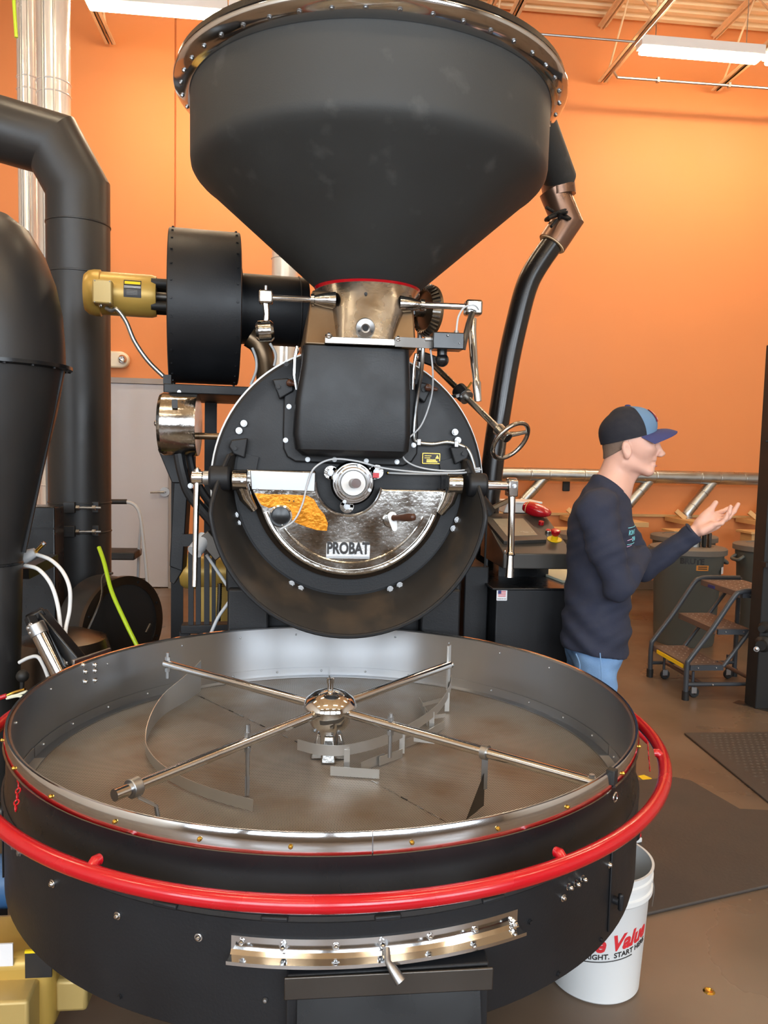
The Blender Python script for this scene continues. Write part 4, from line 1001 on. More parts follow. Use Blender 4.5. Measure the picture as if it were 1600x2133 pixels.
# --- red guard ring
RR, RGZ, RGr = .921, .737, .0165
MB().torus(V(TC.x, TC.y, RGZ), RR, RGr, n=160, m=16).obj('guard_ring', K['red'], tray)
for dg in (-121, -62.5, -20, 190, 90):
    p0 = tp(RR-.004, dg, RGZ+.004); p1 = tp(RR-.024, dg, RGZ+.014)
    MB().tube([p0, p0.lerp(p1, .6)+V(0, 0, .006), p1], [.012, .011, .011], 12).obj('ring_stub', K['red'], tray)
def chain(a, b_, n_):
    for i in range(n_):
        c = a.lerp(b_, (i+.5)/n_); ln = (b_-a).length/n_*.72
        ax = V(1, 0, 0) if i % 2 else V(0, 1, 0); dn = (b_-a).normalized(); sd_ = dn.cross(ax).normalized()
        pts = []
        for k_ in range(12):
            an = 2*PI*k_/12; pts.append(c+dn*(ln*.5*math.cos(an)*1.25)+sd_*(.0055*math.sin(an)))
        MB().tube(pts, .0019, 6, closed=True).obj('chain_link', K['red'], tray)
ca = tp(.862, 16, RT-.02); ca = at(1349, 1545, 2.42); cb = at(1354, 1606, 2.22)
chain(ca, cb, 6); MB().cyl(tp(.85, 10, RT-.03), ca, .009, n=12).obj('chain_lug', K['red'], tray)
ca = at(42, 1618, 1.78); cb = at(32, 1690, 1.70)
chain(ca, cb, 6); MB().cyl(tp(.85, 210, RT-.03), ca, .006, n=12).obj('chain_pin', K['chrome'], tray)
# --- hardware on the lower body
def on_body(px, py, r=.8567):
    d_ = ray(px, py); dx, dy_ = d_.x, d_.y; ox, oy = -TC.x, -TC.y
    A = dx*dx+dy_*dy_; Bq = 2*(ox*dx+oy*dy_); Cq = ox*ox+oy*oy-r*r; D = math.sqrt(max(0, Bq*Bq-4*A*Cq)); t = (-Bq-D)/(2*A)
    q = CAM+d_*t; return q, V(q.x-TC.x, q.y-TC.y, 0).normalized()
for px, py, rr_, me in ((245, 1907, .008, DOME), (414, 1952, .008, DOME), (110, 1840, .009, DOME), (553, 2082, .007, RIVET), (1173, 1870, .008, DOME), (1183, 1846, .0075, ACORN), (1198, 1839, .0075, ACORN), (1212, 1829, .0075, ACORN), (1269, 1801, .008, DOME), (42, 1776, .008, BOLT), (30, 1763, .008, BOLT), (180, 1826, .005, BOLT_BLACK), (1104, 1920, .006, BOLT_BLACK), (1163, 2028, .006, BOLT_BLACK), (1252, 1957, .005, BOLT_BLACK), (250, 2076, .005, BOLT_BLACK)):
    q, nn = on_body(px, py); bolt(tray, q, nn, rr_, me)
for px in (345, 572, 808, 1027):
    py = {345: 1884, 572: 1913, 808: 1910, 1027: 1872}[px]; q, nn = on_body(px, py, .860)
    MB().box(q, (.012, .05, .010), Matrix.Rotation(math.atan2(nn.y, nn.x), 3, 'Z')).obj('seam_clip', K['black'], tray, bevel=.003)
# dent
q, nn = on_body(343, 1825, .851)
# access hatch on the right with wing knob
def body_patch(a0_, a1_, z0_, z1_, r0_, r1_, nm, mtl, parent):
    return MB().lathe([(r0_, z0_), (r1_, z0_), (r1_, z1_), (r0_, z1_)], TC, n=14, a0=math.radians(a0_), a1=math.radians(a1_), closed_prof=True).obj(nm, mtl, parent, bevel=.002)
qh, nn = on_body(1268, 1870); ah = math.degrees(math.atan2(qh.y-TC.y, qh.x-TC.x))
ht = body_patch(ah, ah+26, .455, .655, .8565, .861, 'access_hatch', K['black'], tray)
q, nn = on_body(1279, 1874, .861)
MB().cyl(q, q+nn*.012, .009, n=14).obj('hatch_stem', K['black'], ht)
MB().bar(q+nn*.016+V(0, 0, .02), q+nn*.016+V(0, 0, -.02), .012, .012).obj('wing_knob', K['black'], ht, bevel=.004)
ht2 = body_patch(-178, -160.5, .455, .655, .8565, .861, 'access_hatch', K['black'], tray)
q = tp(.863, -172, .54); MB().cyl(q, q+(q-TC)*.04, .02, n=14).obj('hatch_knob', K['darksteel'], ht2)
# polished angle bracket
qa, _ = on_body(483, 1950); qb, _ = on_body(1076, 1905)
aa = math.degrees(math.atan2(qa.y-TC.y, qa.x-TC.x)); ab = math.degrees(math.atan2(qb.y-TC.y, qb.x-TC.x))
zt_ = qa.z+.004
brk = MB().lathe([(.857, zt_), (.860, zt_), (.860, zt_-.026), (.866, zt_-.033), (.886, zt_-.035), (.889, zt_-.031), (.889, zt_-.038), (.862, zt_-.038), (.857, zt_-.03)], TC, n=40, a0=math.radians(aa), a1=math.radians(ab), closed_prof=True).obj('angle_bracket', K['chrome'], tray)
for px, py in ((503, 1962), (590, 1970), (700, 1972), (796, 1964), (896, 1952), (990, 1935), (1069, 1920)):
    q, nn = on_body(px, py, .860); bolt(brk, q, nn, .0075, ACORN if px in (1069, 796, 590) else DOME)
for px, py in ((845, 1974), (861, 1973), (848, 1966), (862, 1964), (713, 1984)):
    q = zat(px, py, zt_-.034); MB().cyl(q, q+V(0, 0, .0012), .0042, n=10).obj('stain_spot', K['rubber'], brk)
# discharge chute in front
c0, c1 = on_body(593, 2005)[0], on_body(1010, 1990)[0]
cx0, cx1 = c0.x+.004, c1.x-.004; zc_ = zt_-.045; yb = TC.y-.845; yf = yb-.028
ch = MB().add([V(cx0, yb+.06, zc_), V(cx1, yb+.08, zc_), V(cx1, yf+.01, zc_-.012), V(cx0, yf, zc_-.012), V(cx0, yb+.06, zc_-.4), V(cx1, yb+.08, zc_-.4), V(cx1, yf+.01, zc_-.4), V(cx0, yf, zc_-.4)],
              [(0,1,2,3), (7,6,5,4), (0,3,7,4), (1,5,6,2), (3,2,6,7), (0,4,5,1)])
cho = ch.obj('discharge_chute', K['black'], tray, bevel=.004)
MB().bb((cx0-.004, yf-.006, zc_-.055), (cx1+.004, yf, zc_-.012)).obj('chute_top_band', K['darksteel'], cho, bevel=.002)
gt = MB().add([V(cx0+.02, yf-.005, zc_-.055), V(cx1-.02, yf-.005, zc_-.055), V(cx1-.02, yf-.03, zc_-.13), V(cx0+.02, yf-.03, zc_-.13), V(cx0+.02, yf+.002, zc_-.055), V(cx1-.02, yf+.002, zc_-.055), V(cx1-.02, yf-.02, zc_-.13), V(cx0+.02, yf-.02, zc_-.13)], [(0,1,2,3), (7,6,5,4), (0,4,5,1), (1,5,6,2), (2,6,7,3), (3,7,4,0)]).obj('chute_gate', K['blackgloss'], cho)
MB().bb((cx0+.02, yf-.03, zc_-.40), (cx1-.02, yf-.005, zc_-.135)).obj('chute_lower_plate', K['darksteel'], cho, bevel=.002)
g0 = at(808, 2003, yf-.012); g1 = at(835, 2045, yf-.03)
MB().tube([g0+V(0, .02, .012), g0, g0.lerp(g1, .4), g1], [.006, .006, .009, .011], 12).obj('gate_handle', K['steel'], cho)
# ================================================================== left side equipment
# --- round exhaust blower with gold motor
BY = 3.75
bc_ = at(414, 642, BY); bR = sz(150, BY); bx_l = at(338, 640, BY-.2).x; bx_r = at(489, 640, BY-.2).x
blo = thing('exhaust_blower', 'black drum-shaped blower with gold motor beside the hopper', 'blower', (bc_.x, BY, bc_.z-bR))
MB().lathe([(0, 0), (bR-.006, 0), (bR, .004), (bR, bx_r-bx_l-.004), (bR-.006, bx_r-bx_l), (0, bx_r-bx_l)], V(bx_l, BY, bc_.z), (1, 0, 0), n=72).obj('housing', K['black'], blo)
for i in range(17):
    a = math.radians(96+i*12.5)
    for xx in (bx_l+.018, bx_r-.018):
        d = V(0, math.cos(a), math.sin(a))
        bolt(blo, V(xx, BY, bc_.z)+d*bR, d, .0065, BOLT_BLACK)
qx = at(630, 640, BY).x
fR = sz(70, BY)
dz_c = at(560, 636, BY-.1).z
MB().cyl(V(bx_r-.01, BY, dz_c), V(qx+.02, BY, dz_c), fR, n=56).obj('inlet_pipe', K['black'], blo)
MB().lathe([(fR, 0), (fR+.025, 0), (fR+.025, .012), (fR, .012)], V(bx_r, BY, dz_c), (1, 0, 0), n=56, closed_prof=True).obj('inlet_flange', K['black'], blo)
MB().torus(V(at(622, 640, BY).x, BY, dz_c), fR+.001, .004, (1, 0, 0), 56, 8).obj('pipe_seam', K['black'], blo)
# motor
mz = at(250, 617, BY).z; mx0 = at(169, 617, BY-.1).x; mx1 = at(319, 617, BY-.1).x; mR = sz(43, BY)
mo = MB().lathe([(0, 0), (mR*.8, .002), (mR*.97, .02), (mR*1.03, .045), (mR*1.03, .07), (mR*.96, .074), (mR*.96, mx1-mx0-.02), (mR*.9, mx1-mx0), (0, mx1-mx0)], V(mx0, BY, mz), (1, 0, 0), n=44).obj('motor', K['gold'], blo)
jb0, jb1 = at(189, 586, BY-.14), at(229, 637, BY-.14)
jb = MB().bb((jb0.x, BY-.15, jb1.z), (jb1.x, BY-.03, jb0.z)).obj('junction_box', K['goldbox'], mo, bevel=.006)
for px, py in ((193, 589), (223, 590), (193, 633), (224, 634)): bolt(mo, V(at(px, py, BY-.15).x, BY-.151, at(px, py, BY-.15).z), (0, -1, 0), .004, RIVET, 'screw')
p0, p1 = at(254, 585, BY-.1), at(290, 622, BY-.1)
vs = []
def curved_plate(x0_, x1_, z0_, z1_, R_, cy, cz, th, nm, mtl, parent, n_=8):
    m_ = MB(); row = []
    for i in range(n_+1):
        z = z0_+(z1_-z0_)*i/n_; dz = max(-R_, min(R_, z-cz)); y = cy-math.sqrt(R_*R_-dz*dz); nrm = V(0, (y-cy)/R_, dz/R_)
        row.append((V(x0_, y, z), V(x1_, y, z), nrm))
    vs = []
    for a_, b__, nrm in row: vs += [a_, b__, a_+nrm*th, b__+nrm*th]
    fs = []
    for i in range(n_):
        k = i*4; fs += [(k+2, k+3, k+7, k+6), (k, k+4, k+5, k+1), (k, k+2, k+6, k+4), (k+1, k+5, k+7, k+3)]
    fs += [(0, 1, 3, 2), (n_*4, n_*4+2, n_*4+3, n_*4+1)]
    m_.add(vs, fs); return m_.obj(nm, mtl, parent)
curved_plate(p0.x, p1.x, p1.z, p0.z, mR*.96, BY, mz, .002, 'data_plate', K['inkblack'], mo)
zz = p0.z-(p0.z-p1.z)*.08
curved_plate(p0.x+.004, p1.x-.004, zz-.012, zz, mR*.96, BY, mz, .003, 'plate_header', K['yellow'], mo, 3)
for k_ in (.36, .43): zz = p0.z-(p0.z-p1.z)*k_; curved_plate(p0.x+.002, p1.x-.002, zz-.002, zz, mR*.96, BY, mz, .003, 'plate_line', K['sticker'], mo, 1)
for k_ in (.58, .66, .74, .82):
    zz = p0.z-(p0.z-p1.z)*k_; curved_plate(p0.x+.012, p1.x-.016, zz-.002, zz, mR*.96, BY, mz, .003, 'plate_line', K['darksteel'], mo, 1)
for dy_, dz_o in ((-.06, .05), (-.06, -.05), (.06, .05), (.06, -.05)):
    MB().cyl(V(mx1-.02, BY+dy_, mz+dz_o), V(bx_l+.01, BY+dy_, mz+dz_o), .02, n=14).obj('stand_off', K['rubber'], mo)
MB().cyl(V(mx1-.02, BY, mz), V(bx_l+.01, BY, mz), .022, n=16).obj('drive_shaft', K['darksteel'], mo)
corrugated([V(jb0.x+.05, BY-.10, jb1.z-.01), V(jb0.x+.075, BY-.11, jb1.z-.022), at(240, 648, BY-.12), at(258, 672, BY-.12), at(275, 712, BY-.12), at(302, 752, BY-.12), at(335, 785, BY-.12)], .011, blo, K['galv'], 'flexible_conduit', .008)
bolt(mo, V(jb0.x+.03, BY-.10, jb1.z), (0, 0, -1), .012, DOME, 'cable_gland')
# shelf bracket carrying the blower
sh0, sh1 = at(337, 800, BY-.3), at(535, 826, BY-.3)
shf = MB().bb((bx_l-.01, BY-.36, sh1.z), (sh1.x+.05, BY+.36, sh0.z-.002)).obj('shelf_frame', K['black'], blo, bevel=.004)
MB().bb((bx_l-.012, BY-.345, sh0.z-.002), (bx_l+.02, BY-.32, sh0.z+.035)).obj('shelf_stop', K['black'], shf)
bolt(shf, at(351, 816, BY-.361), (0, -1, 0), .008, BOLT)
for xx in (bx_l+.03, RC.x-.60):
    MB().bb((xx-.03, BY+.29, 0), (xx+.03, BY+.35, sh1.z)).obj('shelf_post', K['black'], shf)
# curved pipe and wire glimpsed under the inlet
MB().tube(spline([at(510, 700, 3.6), at(530, 715, 3.6), at(543, 745, 3.6), at(548, 790, 3.62)], 6), .045, 20).obj('elbow_pipe', K['brown'], blo)
wire([at(512, 722, 3.52), at(520, 745, 3.52), at(520, 770, 3.52), at(510, 800, 3.54)], .006, K['greyplastic'], 'cable', blo)
wire([at(548, 712, 3.5), at(560, 735, 3.5), at(557, 760, 3.5)], .006, K['greyplastic'], 'cable', blo)

blo.rotation_euler.z = math.radians(7)
# --- big black exhaust duct with elbow
DYB = 4.35; dR = sz(59.5, DYB)
dk = thing('exhaust_duct', 'thick black exhaust duct with mitred elbow rising beside the cyclone', 'duct', (at(160, 1250, DYB).x, DYB, 0))
ax_ = at(164, 600, DYB).x
e_top = V(ax_, DYB, at(166, 395, DYB).z); e_mid = at(112, 302, DYB-.02); e_left = at(-160, 222, DYB-.05)
def mitre(P, R_, n_=44):
    # mitred tube through points P, planes bisect the bends
    P = [Vector(p) for p in P]; vs = []; fs = []; m_ = len(P)
    T = [(P[i+1]-P[i]).normalized() for i in range(m_-1)]
    u, v, w = frame(T[0]); ring = []
    for i in range(m_):
        if i == 0: nrm = T[0]
        elif i == m_-1: nrm = T[-1]
        else: nrm = (T[i-1]+T[i]).normalized()
        tt = T[max(0, i-1)]
        if i > 0:
            q = T[i-2].rotation_difference(T[i-1]) if i > 1 else None
            if q: u = q @ u; v = q @ v
        for k in range(n_):
            a = 2*PI*k/n_; o_ = u*(R_*math.cos(a))+v*(R_*math.sin(a)); p = P[i]+o_
            t = (P[i]-p).dot(nrm)/tt.dot(nrm); vs.append(p+tt*t)
    for i in range(m_-1):
        for k in range(n_): fs.append((i*n_+k, i*n_+(k+1) % n_, (i+1)*n_+(k+1) % n_, (i+1)*n_+k))
    fs += [tuple(range(n_))[::-1], tuple(range((m_-1)*n_, m_*n_))]
    return MB().add(vs, fs)
mitre([e_left, e_mid, e_top, V(ax_, DYB, .38)], dR).obj('duct_pipe', K['blackduct'], dk, smooth=25)
for py in (452, 560, 1050, 1112):
    z_ = at(160, py, DYB-dR).z; MB().lathe([(dR-.002, -.006), (dR+.004, -.003), (dR+.004, .003), (dR-.002, .006)], V(ax_, DYB, z_), n=48).obj('joint_band', K['blackduct'], dk)
for py in (1058, 1108):
    c = at(165, py, DYB-dR-.03); z_ = c.z
    for px_ in (148, 192):
        q = at(px_, py, DYB-dR*.9); MB().bb((q.x-.028, DYB-dR*.96-.012-(.02 if px_ < 165 else -.05), z_-.028), (q.x+.028, DYB-dR*.8, z_+.028)).obj('clamp_plate', K['blackduct'], dk, bevel=.002)
    q0, q1 = at(158, py, DYB-dR-.03), at(210, py, DYB-dR-.01)
    MB().cyl(V(q0.x, q0.y, z_), V(q1.x, q1.y, z_), .006, n=10).obj('clamp_bolt', K['steel'], dk)
    for t in (.08, .72): p_ = V(q0.x, q0.y, z_).lerp(V(q1.x, q1.y, z_), t); MB().cyl(p_-V(.008, 0, 0), p_+V(.008, 0, 0), .014, n=6).obj('nut', K['steel'], dk)
for px, py in ((48, 226), (92, 243)):
    q = at(px, py, DYB-.1); MB().bb(q-V(.03, .02, .016), q+V(.03, .02, .004)).obj('clamp_lug', K['black'], dk, bevel=.002)
    MB().cyl(q+V(-.02, 0, .008), q+V(.03, 0, .002), .009, n=8).obj('clamp_bolt', K['darksteel'], dk)
MB().lathe([(dR, .35), (dR+.04, .30), (dR+.05, .12), (dR+.05, 0), (0, 0)], V(ax_, DYB, 0), n=44).obj('duct_boot', K['blackduct'], dk)

# --- fan scroll at the duct's foot
FY = 4.0; fc = at(232, 1300, FY); fRr = sz(98, FY)
fan = thing('fan_housing', 'round black fan housing on the floor behind the tray', 'fan', (fc.x, FY, fc.z-fRr))
fax = V(.80, -.60, 0)
MB().lathe([(0, -.10), (fRr, -.10), (fRr, .085), (fRr*.985, .09), (0, .085)], fc, tuple(fax), n=56).obj('scroll', K['blackduct'], fan)
MB().lathe([(fRr-.002, .07), (fRr+.012, .07), (fRr+.012, .095), (fRr-.03, .095), (fRr-.03, .088)], fc, tuple(fax), n=56, closed_prof=True).obj('rim_ring', K['bronzebrush'], fan)
u, v, w_ = frame(fax)
for i in range(8):
    a = 2*PI*i/8+.4; bolt(fan, fc+fax*.095+(u*math.cos(a)+v*math.sin(a))*(fRr-.012), tuple(fax), .007, BOLT_BLACK)
MB().bb((fc.x-.15, FY-.12, 0), (fc.x+.15, FY+.12, max(.05, fc.z-fRr*.6))).obj('fan_base', K['rubber'], fan, bevel=.004)
MB().tube([at(313, 1300, 3.85), at(304, 1318, 3.82)], .007, 8).obj('latch_pin', K['darksteel'], fan)
MB().tube(spline([at(235, 1194, 3.85), at(214, 1200, 3.85), at(212, 1240, 3.8), at(200, 1275, 3.75), at(168, 1345, 3.7)], 5), .006, 8).obj('linkage_rod', K['darksteel'], fan)

# --- cyclone at the picture's left edge
CY_ = 3.15; cxp = at(-22, 800, CY_).x
cyc = thing('cyclone_separator', 'tall matte black cyclone with flanged cone beside the thick black duct', 'cyclone', (cxp, CY_, 0))
def cprof(lst): 
    out = []
    for px, py in lst:
        d_ = ray(px, py); hd_ = math.hypot(d_.x, d_.y); dd_ = math.hypot(cxp, CY_); an_ = math.atan2(d_.x, d_.y)-math.atan2(cxp, CY_)
        out.append((max(0.0, dd_*math.sin(an_)), CAM_H+d_.z/hd_*dd_*math.cos(an_)))
    return out
body = cprof([(-22, 438), (20, 452), (62, 486), (95, 540), (118, 600), (131, 660), (136, 720), (138, 768)])
MB().lathe([(0, body[0][1])]+body[1:]+[(0, body[-1][1])], V(cxp, CY_, 0), n=64).obj('dome', K['blackduct'], cyc, smooth=60)
cone = cprof([(136, 772), (120, 860), (84, 1010), (50, 1150), (47, 1172), (48, 1180), (46, 1300), (42, 1440)])
MB().lathe([(0, cone[0][1])]+cone+[(0, cone[-1][1])], V(cxp, CY_, 0), n=64).obj('cone', K['blackduct'], cyc, smooth=50)
fl = cprof([(138, 766), (152, 767), (152, 774), (138, 776)])
MB().lathe(fl, V(cxp, CY_, 0), n=64, closed_prof=True).obj('flange', K['blackgloss'], cyc)
for i in range(18):
    a = 2*PI*i/18; bolt(cyc, V(cxp+(fl[1][0]-.012)*math.cos(a), CY_+(fl[1][0]-.012)*math.sin(a), fl[2][1]), (0, 0, -1), .008, BOLT_BLACK)
zz = at(47, 1172, CY_).z; rr_ = cone[-4][0]
MB().lathe([(rr_-.002, -.008), (rr_+.004, -.004), (rr_+.004, .004), (rr_-.002, .008)], V(cxp, CY_, zz), n=48).obj('joint_band', K['blackgloss'], cyc)
MB().bar(V(cone[0][0]+cxp-.002, CY_, cone[0][1]), at(48, 1150, CY_), .02, .012, (0, 1, 0)).obj('cone_seam', K['black'], cyc)
zb = cone[-1][1]; MB().cyl(V(cxp, CY_, 0), V(cxp, CY_, zb+.01), cone[-1][0]*.96, n=40).obj('dust_bin', K['rubber'], cyc)
# little ball lever at its foot
kn = at(47, 1408, 2.95)
bl_ = thing('ball_lever', 'small black ball-topped lever at the foot of the cyclone', 'lever', (kn.x, kn.y, 0))
MB().sph(kn, .023).obj('ball', K['rubber'], bl_); MB().tube([kn, kn+V(-.004, 0, -.07), V(kn.x-.006, kn.y, .0)], [.008, .007, .009], 10).obj('rod', K['rubber'], bl_)
# --- valve with white hoses
vq = at(63, 1155, 3.3)
vlv = thing('air_valve', 'pale grey air valve with a small copper rod on the cyclone frame', 'valve', tuple(vq))
MB().tube([at(48, 1165, 3.25), at(58, 1157, 3.25), at(74, 1150, 3.25)], [.022, .026, .018], 14).obj('valve_body', K['greyplastic'], vlv)
MB().cyl(at(74, 1150, 3.25), at(90, 1134, 3.25), .007, n=10).obj('copper_rod', K['brass'], vlv); bolt(vlv, at(90, 1134, 3.25), (.6, 0, .6), .011, BOLT, 'rod_end')
MB().bar(at(48, 1195, 3.35), at(110, 1165, 3.6), .05, .045).obj('support_arm', K['blackgloss'], vlv)
hA = thing('air_hose', 'white air hose looping from the pale valve down to the lift cylinder', 'hose', tuple(at(140, 1255, 3.1)), 'white air hoses')
MB().tube(spline([at(76, 1155, 3.25), at(105, 1166, 3.2), at(130, 1190, 3.15), at(145, 1225, 3.1), at(145, 1270, 3.1), at(137, 1310, 3.05), at(136, 1350, 3.0), at(142, 1382, 2.95)], 8), .0075, 10).obj('tube', K['white'], hA)
hB = thing('air_hose', 'white air hose from the cyclone foot running beside the black bracket', 'hose', tuple(at(115, 1230, 3.05)), 'white air hoses')
MB().tube(spline([at(52, 1178, 3.2), at(80, 1186, 3.15), at(105, 1215, 3.1), at(119, 1255, 3.08), at(125, 1300, 3.05), at(126, 1350, 3.0), at(132, 1385, 2.95)], 8), .0075, 10).obj('tube', K['white'], hB)
hC = thing('air_hose', 'short white hose curling behind the lift cylinder', 'hose', tuple(at(60, 1370, 3.05)), 'white air hoses')
MB().tube(spline([at(40, 1380, 3.1), at(60, 1370, 3.08), at(78, 1368, 3.06), at(90, 1385, 3.04), at(100, 1410, 3.02)], 8), .007, 10).obj('tube', K['white'], hC)
# --- pneumatic lift cylinder and bracket
c0_, c1_ = at(80, 1315, 2.95), at(125, 1405, 2.92); dcv = (c1_-c0_).normalized()
pc = thing('lift_cylinder', 'polished pneumatic cylinder leaning against the tray edge', 'cylinder', tuple(at(110, 1402, 2.92)))
MB().cyl(c0_, c1_+dcv*.10, .031, n=32).obj('barrel', K['chrome'], pc)
MB().cyl(c0_-dcv*.03, c0_+dcv*.015, .033, n=32).obj('end_cap', K['steel'], pc, bevel=.003)
MB().bar(at(62, 1285, 2.98), at(72, 1310, 2.96), .035, .03).obj('clevis', K['black'], pc, bevel=.004)
for px, py in ((64, 1302), (64, 1318), (60, 1308)): bolt(pc, at(px, py, 2.93), (-.2, -1, 0), .009, DOME)
MB().bar(at(80, 1278, 3.02), at(163, 1378, 2.96), .05, .05).obj('bracket_beam', K['blackgloss'], pc, bevel=.006)
MB().bar(at(56, 1292, 3.0), at(92, 1272, 3.02), .05, .03).obj('bracket_head', K['blackgloss'], pc, bevel=.006)
# bracket plate over the rim
pb0, pb1 = at(152, 1384, 2.72), at(230, 1358, 2.86)
rp = MB().bar(pb0, pb1, .012, .03); o = rp.obj('rim_saddle', K['steel'], pc, bevel=.002)
# dark frame behind the cyclone
fm = thing('machine_frame', 'dark blue-black steel frame behind the cyclone', 'frame', (at(75, 1400, 3.9).x, 3.95, 0))
f0, f1 = at(50, 1055, 3.9), at(108, 1400, 3.9)
MB().bb((f0.x-.25, 3.9, 0), (f1.x+.02, 4.05, f0.z)).obj('side_panel', K['blackgloss'], fm, bevel=.006)
zz = at(75, 1100, 3.9).z; MB().bb((f0.x-.25, 3.89, zz-.004), (f1.x+.02, 3.9, zz+.004)).obj('panel_lip', K['black'], fm)
# drum of a grey tank below
tk = at(75, 1430, 3.3); r = thing('floor_tank', 'brown-grey rounded tank on the floor behind the lift cylinder', 'tank', (tk.x, 3.45, 0))
MB().lathe([(0, 0), (.19, 0), (.20, .02), (.20, .62), (.18, .68), (.10, .71), (0, .72)], V(tk.x+.05, 3.5, 0), n=48).obj('shell', K['bronzebrush'], r)
# coloured wires
wr = thing('wire_bundle', 'red and straw coloured wires at the foot of the cyclone', 'wires', tuple(at(20, 1450, 2.7)))
MB().tube(spline([at(-20, 1460, 2.7), at(5, 1452, 2.7), at(14, 1449, 2.7)], 4), .008, 8).obj('red_wire', K['red'], wr)
for k_, (a_, b__, c__) in enumerate((((12, 1450), (30, 1442), (52, 1436)), ((12, 1452), (34, 1448), (56, 1440)), ((13, 1455), (36, 1450), (50, 1452)))):
    MB().tube(spline([at(*a_, 2.7), at(*b__, 2.7), at(*c__, 2.69)], 4), .0045, 8).obj('straw_wire', K['paper'] if k_ else K['brass'], wr)
# --- stainless flues near the back wall
for (xa, xb, Yf, lab) in ((37, 82, 6.4, 'narrow bright stainless flue pipe touching the wider flue'), (78, 147, 6.2, 'wide bright stainless flue pipe rising to the roof')):
    r0 = at(xa, 250, Yf).x; r1 = at(xb, 250, Yf).x; cx_ = (r0+r1)/2; rad = (r1-r0)/2
    r = thing('flue_pipe', lab, 'flue', (cx_, Yf, 0), 'stainless flue pipes')
    MB().cyl(V(cx_, Yf, 0), V(cx_, Yf, ZC-.16), rad, n=48).obj('pipe', K['galvwhite'], r)
    for py in (165, 190, 1000, 640):
        z_ = at((xa+xb)/2, py+(10 if xa > 50 else 0), Yf).z; MB().torus(V(cx_, Yf, z_), rad, .006, (0, 0, 1), 48, 8).obj('joint_band', K['galvwhite'], r)
    for s in (.33, .66): MB().cyl(V(cx_-rad+2*rad*s, Yf-rad*1.02, .0), V(cx_-rad+2*rad*s, Yf-rad*1.02, ZC-.16), .008, n=8).obj('tie_rod', K['steel'], r)
r0 = at(566, 545, 6.0).x; r1 = at(622, 545, 6.0).x
r = thing('flue_pipe', 'stainless flue pipe standing behind the hopper cone', 'flue', ((r0+r1)/2, 6.0, 0), 'stainless flue pipes')
MB().cyl(V((r0+r1)/2, 6.0, 0), V((r0+r1)/2, 6.0, ZC-.16), (r1-r0)/2, n=40).obj('pipe', K['galvwhite'], r)
MB().torus(V((r0+r1)/2, 6.0, at(590, 540, 6).z), (r1-r0)/2, .006, (0, 0, 1), 40, 8).obj('joint_band', K['galvwhite'], r)
# --- lime hose
lh = thing('lime_hose', 'bright lime-yellow hose hanging beside the black fan', 'hose', tuple(at(285, 1345, 3.55)))
MB().tube(spline([at(206, 1140, 3.8), at(217, 1172, 3.75), at(232, 1230, 3.7), at(256, 1285, 3.65), at(288, 1350, 3.6), at(330, 1430, 3.57), V(at(370, 1500, 3.55).x, 3.55, .012), V(at(370, 1500, 3.55).x+.2, 3.6, .012)], 8), .0095, 10).obj('tube', K['limehose'], lh)
lh2 = thing('hanging_cord', 'thin yellow cord hanging beside the stainless flue', 'cord', tuple(at(32, 60, 6.0)))
MB().tube([at(27, -30, 6.0), at(30, 20, 6.0), at(34, 78, 6.0)], .012, 8).obj('tube', K['limehose'], lh2)
# --- folding step stool by the door
SY = 6.6
st = thing('step_stool', 'grey folding step stool with padded handrail beside the door', 'step stool', tuple(V(at(260, 1255, SY).x, SY, 0)))
def s_(px, py, y=SY): return at(px, py, y)
for dx in (0, .42):
    o_ = V(-dx, 0, 0)
    fz = at(306, 1262, SY)
    if dx == 0:
        MB().tube(spline([V(s_(226, 1046).x, SY, s_(226, 1046).z), s_(266, 1046), s_(284, 1056), s_(293, 1080), s_(300, 1140), s_(307, 1215), V(s_(312, 1262).x, SY, 0)], 5), .014, 12).obj('front_leg', K['greyplastic'], st)
        MB().tube([s_(294, 1085), s_(290, 1140, SY+.1), V(s_(284, 1225, SY+.3).x, SY+.3, 0)], .013, 12).obj('rear_leg', K['greyplastic'], st)
    else:
        MB().tube([V(s_(290, 1085).x-.42, SY, s_(290, 1085).z), V(s_(307, 1215).x-.42, SY, s_(307, 1215).z), V(s_(312, 1262).x-.42, SY, 0)], .014, 12).obj('front_leg', K['greyplastic'], st)
        MB().tube([V(s_(294, 1085).x-.42, SY, s_(294, 1085).z), V(s_(284, 1225, SY+.3).x-.42, SY+.3, 0)], .013, 12).obj('rear_leg', K['greyplastic'], st)
MB().tube([s_(205, 1046), s_(230, 1045), s_(264, 1045)], .021, 14).obj('padded_grip', K['rubber'], st)
q = s_(284, 1147); q2_ = s_(290, 1163)
MB().bb((q.x-.40, SY-.12, q2_.z), (q.x+.01, SY+.18, q.z)).obj('tread', K['rubber'], st, bevel=.01)
q = s_(300, 1212); MB().bb((q.x-.42, SY-.05, q.z-.03), (q.x+.0, SY+.2, q.z)).obj('tread', K['rubber'], st, bevel=.008)
